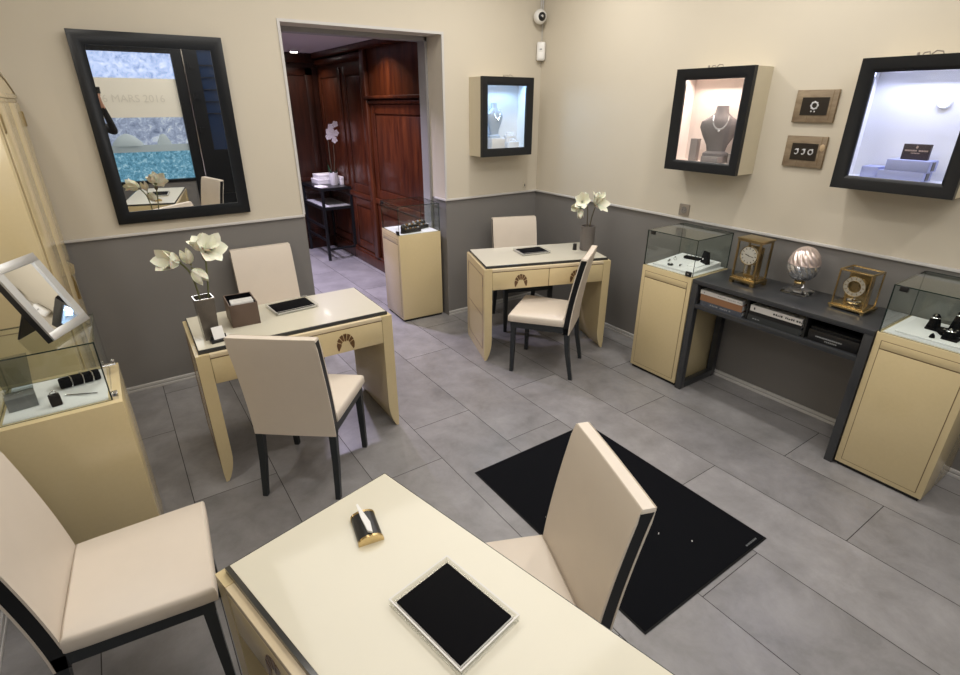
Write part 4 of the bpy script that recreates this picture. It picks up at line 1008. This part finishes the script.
# ------------------------------------------------------------------ big wall mirror
mx0, mx1, mz0, mz1 = -3.400, -2.620, 1.146, 2.207
t = thing('wall_mirror', 'large mirror in a black frame on the wall left of the doorway', 'mirror', ((mx0 + mx1) / 2, 0, mz0))
w = (mx1 - mx0) / 2; h = mz1 - mz0; fw = .072
t.location.y = -.002; t.rotation_euler.x = rad(1.1); t.rotation_euler.z = rad(-.3); t.location.y = -.006
b = MB(); b.box(-w + fw - .01, w - fw + .01, -.012, -.004, fw - .01, h - fw + .01); b.build('mirror_glass', M['mirror'], t)
b = MB(); o = [(-w, 0), (w, 0), (w, h), (-w, h)]; n_ = [(-w + fw, fw), (w - fw, fw), (w - fw, h - fw), (-w + fw, h - fw)]; m1 = [(-w + .02, .02), (w - .02, .02), (w - .02, h - .02), (-w + .02, h - .02)]
for k in range(4):
    a, c = k, (k + 1) % 4
    for P, Q, y0, y1 in ((o, m1, -.022, -.03), (m1, n_, -.03, -.016)): b.quad([(P[a][0], y0, P[a][1]), (P[c][0], y0, P[c][1]), (Q[c][0], y1, Q[c][1]), (Q[a][0], y1, Q[a][1])])
    b.quad([(o[c][0], -.022, o[c][1]), (o[a][0], -.022, o[a][1]), (o[a][0], 0, o[a][1]), (o[c][0], 0, o[c][1])])
    b.quad([(n_[a][0], -.016, n_[a][1]), (n_[c][0], -.016, n_[c][1]), (n_[c][0], 0, n_[c][1]), (n_[a][0], 0, n_[a][1])])
    b.quad([(o[a][0], 0, o[a][1]), (n_[a][0], 0, n_[a][1]), (n_[c][0], 0, n_[c][1]), (o[c][0], 0, o[c][1])])
bmesh.ops.remove_doubles(b.bm, verts=b.bm.verts, dist=1e-5); bmesh.ops.recalc_face_normals(b.bm, faces=b.bm.faces); b.build('frame', M['black_frame'], t)

# ------------------------------------------------------------------ wardrobe at far left
t = thing('wardrobe', 'tall cream cabinet with arched top at the far left edge', 'cabinet', (-3.70, -.56, 0))
b = MB(); b.box(-.40, 0, -.55, .54, 0, 1.86, 0, bevel=.003); b.box(-.402, -.0, -.5515, -.55, .915, .919, 1); b.build('carcass', [M['lacquer'], M['seam']], t)
b = MB(); b.box(-.40, .008, -.555, .545, 1.86, 1.88, 0, bevel=.003)
pts = [(-.55, 1.88)] + [(-.55 + 1.09 * k / 20, 1.905 + .085 * math.sin(PI * k / 20)) for k in range(21)] + [(.54, 1.88)]
b.prism(pts, 'x', -.39, .0); b.build('arched_cornice', M['lacquer'], t)
b = MB()
pts = [(-.55 + 1.09 * k / 20, 1.895 + .085 * math.sin(PI * k / 20)) for k in range(21)]
b.tube([(.001, y, z - .012) for y, z in pts], .003, 6); b.build('cornice_line', M['seam'], t)
for s in (-1, 1):
    y0, y1 = (-.46, .024) if s < 0 else (.028, .512)
    b = MB(); b.box(0, .001, y0 - .003, y1 + .003, .057, 1.843, 1); b.box(.0005, .008, y0, y1, .06, 1.84, 0, bevel=.002)
    d = b.build('door', [M['lacquer'], M['seam']], t)
    yo = y1 - .006 if s > 0 else y0 + .006
    for z in (1.76, .16):
        b = MB(); b.cyl((.010, yo, z - .03), (.010, yo, z + .03), .005, n=10); b.ball((.010, yo, z + .033), .006, 0, 1); b.ball((.010, yo, z - .033), .006, 0, 1); b.build('hinge', M['old_gold'], d)
b = MB(); b.prism([(.008, .94), (.008, 1.03), (.038, 1.0), (.03, .95)], 'y', .255, .28); b.build('handle', M['chrome'], t)
b = MB(); b.tube([(.012, .26, .94), (.016, .258, .90), (.013, .255, .80)], [.003, .006, .010], 8); b.build('key_tassel', M['old_gold'], t)

# ------------------------------------------------------------------ annex furniture
t = thing('vitrine_table', 'black framed glass vitrine table in the mahogany room beyond the doorway', 'vitrine', (-1.095, 2.86, 0))
X, Y, Zt, Zm = .18, .37, .885, .635; r = .016
for sx in (-1, 1):
    for sy in (-1, 1):
        b = MB(); b.box(sx * X - r, sx * X + r, sy * Y - r, sy * Y + r, 0, Zt); b.build('leg', M['black_frame'], t)
b = MB()
for z in (Zm, Zt - .018):
    for s in (-1, 1): b.box(-X, X, s * Y - r * .9, s * Y + r * .9, z, z + .032); b.box(s * X - r * .9, s * X + r * .9, -Y, Y, z, z + .032)
b.box(-X, X, -Y - .012, -Y + .012, .13, .155); b.box(-X - .012, -X + .012, -Y, Y, .40, .43); b.box(-X - .012, -X + .012, -Y, Y, .24, .265)
b.build('rails', M['black_frame'], t)
b = MB(); b.box(-X + .012, X - .012, -Y + .012, Y - .012, Zm + .01, Zm + .034); tag(b.build('display_bed', M['white_cloth'], t), 'pale display bed inside')
b = MB(); b.box(-X, X, -Y, Y, Zt + .002, Zt + .014); tag(b.build('dark_top', M['black_gloss'], t), 'glossy dark top')
b = MB()
for s in (-1, 1): pane_box(b, -X + r, X - r, s * Y - .003, s * Y + .003, Zm + .034, Zt - .018); pane_box(b, s * X - .003, s * X + .003, -Y + r, Y - r, Zm + .034, Zt - .018)
b.build('glass_sides', [M['glass'], M['glass_edge']], t)
ZT = Zt + .0145
t = thing('potted_orchid', 'white orchid in a white pot on the vitrine table', 'plant', (-1.03, 2.72, ZT))
b = MB(); b.lathe([(.042, 0), (.045, .004), (.054, .15), (.050, .15), (.046, .11)], n=28); b.build('pot', M['white_plastic'], t)
b = MB(); b.tube([(-.01, 0, .11), (-.02, .005, .32), (-.02, .0, .54), (.05, -.02, .68)], [.004, .004, .0035, .003], 8); b.tube([(.012, 0, .11), (.035, 0, .32), (.045, 0, .54), (.01, -.01, .63)], [.004, .004, .0035, .003], 8); b.build('stem', M['dark_stem'], t)
for d, L in (((-.8, -.3, 1.0), .16), ((.3, -.8, .55), .11), ((-.5, .6, .8), .13)):
    b = MB(); petal(b, (0, 0, .115), d, Vector(d).cross((0, 0, 1)), L, .022, .7, .1); b.build('leaf', M['leaf'], t)
rs = random.Random(4)
for k, (x, z) in enumerate(((-.055, .55), (-.02, .60), (.045, .63), (-.065, .49), (.0, .50), (.045, .53), (.015, .45), (-.015, .55))):
    b = MB(); cx = Vector((x * .9 + .035, -.03, z + .085))
    for q_ in range(5):
        a = 2 * PI * q_ / 5 + k; rr = Vector((math.cos(a), -.2, math.sin(a))); petal(b, cx, rr, rr.cross(Vector((0, -1, 0))), .042, .021, .15, .05, 0, 5, 4)
    b.ball(cx + Vector((0, -.01, 0)), .007, 0, 1); b.build('bloom', M['petal_white'], t)
for lab, x0, x1, y0, y1, z0, z1 in (('white gift box at the bottom, beside the orchid pot', -1.20, -.96, 2.83, 3.10, 0, .060), ('white gift box stacked on the other beside the orchid pot', -1.18, -.97, 2.85, 3.08, .0605, .115), ('white box behind right of the orchid pot', -.965, -.925, 2.66, 2.80, 0, .10)):
    t = thing('gift_box', lab, 'box', ((x0 + x1) / 2, (y0 + y1) / 2, ZT + z0), 0, 'white gift boxes on the vitrine table')
    b = MB(); dz = z1 - z0; b.box((x0 - x1) / 2, (x1 - x0) / 2, (y0 - y1) / 2, (y1 - y0) / 2, 0, dz * .65, 0, bevel=.002); b.build('box_body', M['white_plastic'], t)
    b = MB(); b.box((x0 - x1) / 2 - .002, (x1 - x0) / 2 + .002, (y0 - y1) / 2 - .002, (y1 - y0) / 2 + .002, dz * .65, dz, 0, bevel=.002); b.build('lid', M['white'], t)
b = MB()
for k in range(3): b.box(-.05 + k * .006, .04 + k * .004, -.09 + k * .01, .07 + k * .012, k * .004, k * .004 + .0035)
single(b.build('paper_stack', M['white'], None), 'loose white papers at the left end of the vitrine table', 'papers', (-1.235, 2.63, ZT), rad(15))

# ------------------------------------------------------------------ shop front behind the viewer (seen in the mirrors)
b = MB(); fr = .06
b.box(wx0, wx0 + fr, YF - .10, YF + .012, wz0, wz1); b.box(wx1 - .002, wx1 + .115, YF - .02, YF + .02, 0, wz1 + .1); b.box(wx0, wx1, YF - .10, YF + .012, wz0 - .03, wz0 + .012); b.box(wx0, wx1, YF - .10, YF + .012, wz1 - .012, wz1 + .05)
struct(b.build('window_1', M['black_frame']))
b = MB(); b.box(-.52, .52, -.02, .02, 0, .12, 0, bevel=.01); single(b.build('painted_glow_strip', poster_material('blue_painted_glow', (.03, .05, .12), (.12, .22, .5), (.7, .88, 1.0), 3, 1.4), None), 'blurred blue reflected glow, painted as an emissive strip above the shop window, seen in the big mirror', 'lamp', (-2.95, YF + .021, wz1 + .06))  # emissive strip stands in for poster light reflected above the window
t = thing('window_poster', 'icy blue lit poster filling the shop window, seen in the big mirror', 'poster', ((wx0 + wx1) / 2, YF - .06, wz0))
hw = (wx1 - wx0) / 2 - .002
b = MB(); b.box(-hw, hw, 0, .01, 1.36, wz1 - wz0 - .013); b.build('upper_panel', M['poster_top'], t)
b = MB(); b.box(-hw, hw, 0, .01, .50, .862); b.build('middle_panel', M['poster_mid'], t)
b = MB(); b.box(-hw, hw, 0, .01, .013, .405); b.build('lower_panel', M['poster_low'], t)
b = MB(); b.box(-hw, hw, 0, .03, .405, .50); 
for x, r in ((.05, .20), (.5, .10)): b.lathe([(r, 0), (r * .9, .05), (r * .5, .13), (r * .1, .17)], (x, .012, .49), 20, mtx=Matrix.Diagonal((1, .25, 1, 1)))
b.build('ledge_shapes', M['frost_ledge'], t)
t = thing('fabric_banner', 'beige cloth banner across the shop window poster, seen in the big mirror', 'banner', ((wx0 + wx1) / 2, YF - .035, wz0))
b = MB(); n = 24; rows = []
for k in range(n + 1):
    x = -hw + 2 * hw * k / n; y = .003 * math.sin(k * 1.1); rows.append([(x, y, .862), (x, y - .004, .862), (x, y - .004, 1.36), (x, y, 1.36)])
b.loft(rows); b.build('cloth', M['banner'], t)
lettering('banner_lettering', '16 MARS 2016', .135, M['banner_ink'], t, Matrix.Translation((.22, .006, 1.10)) @ Matrix.Rotation(rad(90), 4, 'X'))
b = MB(); b.box(dx0, dx0 + .012, YF - .03, YF + .022, 0, 2.48, 1)
b.box(dx0 + .012, dx0 + .20, YF - .06, YF - .01, 0, 2.5, 0); b.box(dx1 - .15, dx1, YF - .06, YF - .01, 0, 2.5, 0); b.box(dx0 + .2, dx1 - .15, YF - .06, YF - .01, 0, .35); b.box(dx0 + .2, dx1 - .15, YF - .06, YF - .01, 2.35, 2.5)
b.box(dx0 + .2, dx1 - .15, YF - .05, YF - .035, 1.0, 2.35, 2); b.box(dx0 + .2, dx1 - .15, YF - .05, YF - .035, .35, 1.0, 0)
for z in (1.5, 1.66, 1.82, 1.98, 2.14): b.box(dx0 + .2, dx1 - .15, YF - .034, YF - .02, z, z + .012)
for z in (1.25, 1.7, 2.1): b.box(dx0 + .06, dx0 + .12, YF - .01, YF + .01, z, z + .07)
struct(b.build('door_1', [M['black_frame'], M['chrome'], M['blue_glass']]))

# ------------------------------------------------------------------ photographer (only seen in the big mirror)
def person():
    V, E_, Rr = [], [], []
    def chain(pts, start=None):
        prev = start
        for (p, r) in pts:
            V.append(p); Rr.append(r); k = len(V) - 1
            if prev is not None: E_.append((prev, k))
            prev = k
        return prev
    pel = chain([((0, 0, .95), (.155, .11))]); wai = chain([((0, .01, 1.10), (.135, .10))], pel); che = chain([((0, 0, 1.30), (.155, .11)), ((0, -.01, 1.40), (.12, .085))], wai)
    chain([((0, 0, 1.49), (.055, .055)), ((0, .02, 1.545), (.06, .065)), ((0, .03, 1.61), (.074, .09)), ((0, .02, 1.68), (.072, .088)), ((0, .01, 1.73), (.045, .055))], che)
    hands = []
    for s_, el, wr, hd in ((1, (.24, .17, 1.36), (.15, .39, 1.70), (.135, .425, 1.755)), (-1, (-.30, .16, 1.38), (-.075, .37, 1.70), (-.058, .41, 1.755))):
        sh = chain([((s_ * .17, -.01, 1.40), (.062, .06)), ((s_ * .20, .01, 1.385), (.055, .055))], che); e = chain([(el, (.043, .043)), (tuple((a + b2) / 2 for a, b2 in zip(el, wr)), (.038, .038)), (wr, (.026, .022))], sh)
        h = chain([(hd, (.034, .018))], e)
        for q in range(4):
            bx = hd[0] + s_ * (.0) + (q - 1.5) * .018; L_ = (.030, .036, .034, .026)[q]
            chain([((bx, hd[1] + .012, hd[2] + .030), (.0085, .0085)), ((bx, hd[1] + .016, hd[2] + .030 + L_), (.008, .008)), ((bx, hd[1] + .002, hd[2] + .036 + L_ * 1.5), (.007, .007))], h)
        chain([((hd[0] - s_ * .036, hd[1] + .0, hd[2] + .012), (.010, .010)), ((hd[0] - s_ * .05, hd[1] - .012, hd[2] + .038), (.009, .009)), ((hd[0] - s_ * .048, hd[1] - .014, hd[2] + .060), (.0075, .0075))], h)
    for s_ in (1, -1):
        chain([((s_ * .095, 0, .86), (.09, .09)), ((s_ * .10, .01, .50), (.062, .062)), ((s_ * .10, -.01, .30), (.055, .055)), ((s_ * .10, -.02, .09), (.04, .042)), ((s_ * .105, .05, .04), (.04, .035)), ((s_ * .115, .16, .032), (.034, .026))], pel)
    me = D.meshes.new('person'); me.from_pydata(V, E_, []); o = D.objects.new('person', me); COL.objects.link(o)
    m1 = o.modifiers.new('Skin', 'SKIN'); sk = me.skin_vertices[0].data
    for k, r in enumerate(Rr): sk[k].radius = r; sk[k].use_root = (k == 0)
    m2 = o.modifiers.new('Subdivision', 'SUBSURF'); m2.levels = 2; m2.render_levels = 2
    bpy.context.view_layer.update()
    new = D.meshes.new_from_object(o.evaluated_get(bpy.context.evaluated_depsgraph_get())); D.objects.remove(o)
    new.materials.clear()
    for m in (M['dark_cloth'], M['skin'], M['black_gloss']): new.materials.append(m)
    for p in new.polygons:
        c_ = p.center; p.use_smooth = True
        p.material_index = 1 if (c_.z > 1.475 and c_.y < .16) or (c_.y > .34 and c_.z > 1.64) else 2 if c_.z < .10 else 0
    lo = min(v.co.z for v in new.vertices)
    for v in new.vertices: v.co.z -= lo
    o = D.objects.new('person', new); COL.objects.link(o); tag(o, 'person in dark clothes holding up a phone, glimpsed at the left of the big mirror', 'person')
    o.location = (-3.478, -4.460, 0); o.rotation_euler = (0, 0, rad(-4))
    z0 = -lo
    b = MB(); b.lathe([(.083, -.015), (.088, .02), (.080, .06), (.05, .09), (.01, .10)], (0, .005, 1.665 + z0), 24); b.box(-.082, .082, -.085, .0, 1.56 + z0, 1.70 + z0, 0, bevel=.03, seg=3); b.build('hair', M['hair'], o)
    b = MB()
    for s_ in (-1, 1): b.ball((s_ * .03, .108, 1.635 + z0), .011, 0, 2); b.ball((s_ * .078, .02, 1.62 + z0), .024, 1, 2, (.4, .7, 1.2))
    b.loft([[(-.008, .105, 1.635 + z0), (.008, .105, 1.635 + z0), (.008, .10, 1.63 + z0), (-.008, .10, 1.63 + z0)], [(-.016, .115, 1.59 + z0), (.016, .115, 1.59 + z0), (.014, .10, 1.585 + z0), (-.014, .10, 1.585 + z0)]], 1); b.box(-.024, .024, .098, .112, 1.555 + z0, 1.563 + z0, 2)
    b.build('face_features', [M['hair'], M['skin'], mat('lips', (.35, .13, .11), .5)], o)
person()
t = thing('phone', 'black phone held up by the person seen in the big mirror', 'phone', (-3.355, -4.008, 1.83), rad(-4))
b = MB(); b.box(-.075, .085, -.004, .004, -.038, .038, 0, bevel=.003); b.xf(Matrix.Rotation(rad(-24), 4, 'X')); b.build('phone_body', M['black_gloss'], t)
b = MB(); b.box(-.070, .080, -.0046, -.004, -.034, .034); b.xf(Matrix.Rotation(rad(-24), 4, 'X')); b.build('screen', mat('phone_screen', (.02, .02, .02), .1), t)

# ------------------------------------------------------------------ lights
def area(name, loc, e, size, col=(1, 1, 1), rot=(0, 0, 0), shape='DISK', spread=180):
    L = D.lights.new(name, 'AREA'); L.shape = shape; L.size = size; L.energy = e; L.color = col; L.spread = rad(spread)
    o = D.objects.new(name, L); COL.objects.link(o); o.location = loc; o.rotation_euler = rot; return o
WARM = (1, .962, .90)
for x, y, e in ((-.75, -.95, 28), (-.75, -2.4, 26), (-.75, -4.2, 26), (-2.1, -3.75, 24), (-3.92, -1.95, 26), (-2.1, -4.9, 20)):
    area('ceiling_lamp', (x, y, H - .02), e, .16, WARM)
area('shopfront_fill', (-3.0, -5.0, 2.86), 60, 1.3, (1, .97, .93), rot=(rad(52), 0, rad(-12)), shape='SQUARE')  # unseen fill added for light from the window side, outside the mirror's view
area('ceiling_bounce_fill', (-2.0, -1.55, H - .02), 78, 2.0, WARM, shape='SQUARE')  # broad soft fill added in place of light bounced off the ceiling
for x, y, e, c_ in ((-1.25, 2.95, 10, (1, .86, .72)), (-1.2, 1.25, 14, (1, .84, .7)), (-2.2, 2.3, 75, (.80, .72, 1.0)), (-1.9, 1.1, 75, (.80, .72, 1.0))):
    area('annex_lamp', (x, y, AZ - .02), e, .10, c_, spread=130)
w = D.worlds.new('world'); SC.world = w; w.use_nodes = True
w.node_tree.nodes['Background'].inputs[0].default_value = (.9, .9, 1, 1); w.node_tree.nodes['Background'].inputs[1].default_value = .05

# ------------------------------------------------------------------ camera
cam = D.cameras.new('camera'); co = D.objects.new('camera', cam); COL.objects.link(co); SC.camera = co
cam.sensor_width = 36; cam.lens = 523.0 / 960 * 36; cam.clip_start = .02; cam.shift_y = 0
yaw, pit, rol = rad(34.49), rad(23.99), rad(.03)
f = Vector((math.sin(yaw) * math.cos(pit), math.cos(yaw) * math.cos(pit), -math.sin(pit))); r = Vector((math.cos(yaw), -math.sin(yaw), 0)); u = r.cross(f)
R_ = Matrix((r, u, -f)).transposed()
co.matrix_world = Matrix.Translation((-1.85419 * 1.83, -2.17829 * 1.83, 1.83)) @ R_.to_4x4()
vs = SC.view_settings; vs.view_transform = 'Standard'; vs.look = 'None'; vs.gamma = 1; vs.use_curve_mapping = False; vs.exposure = -1.0
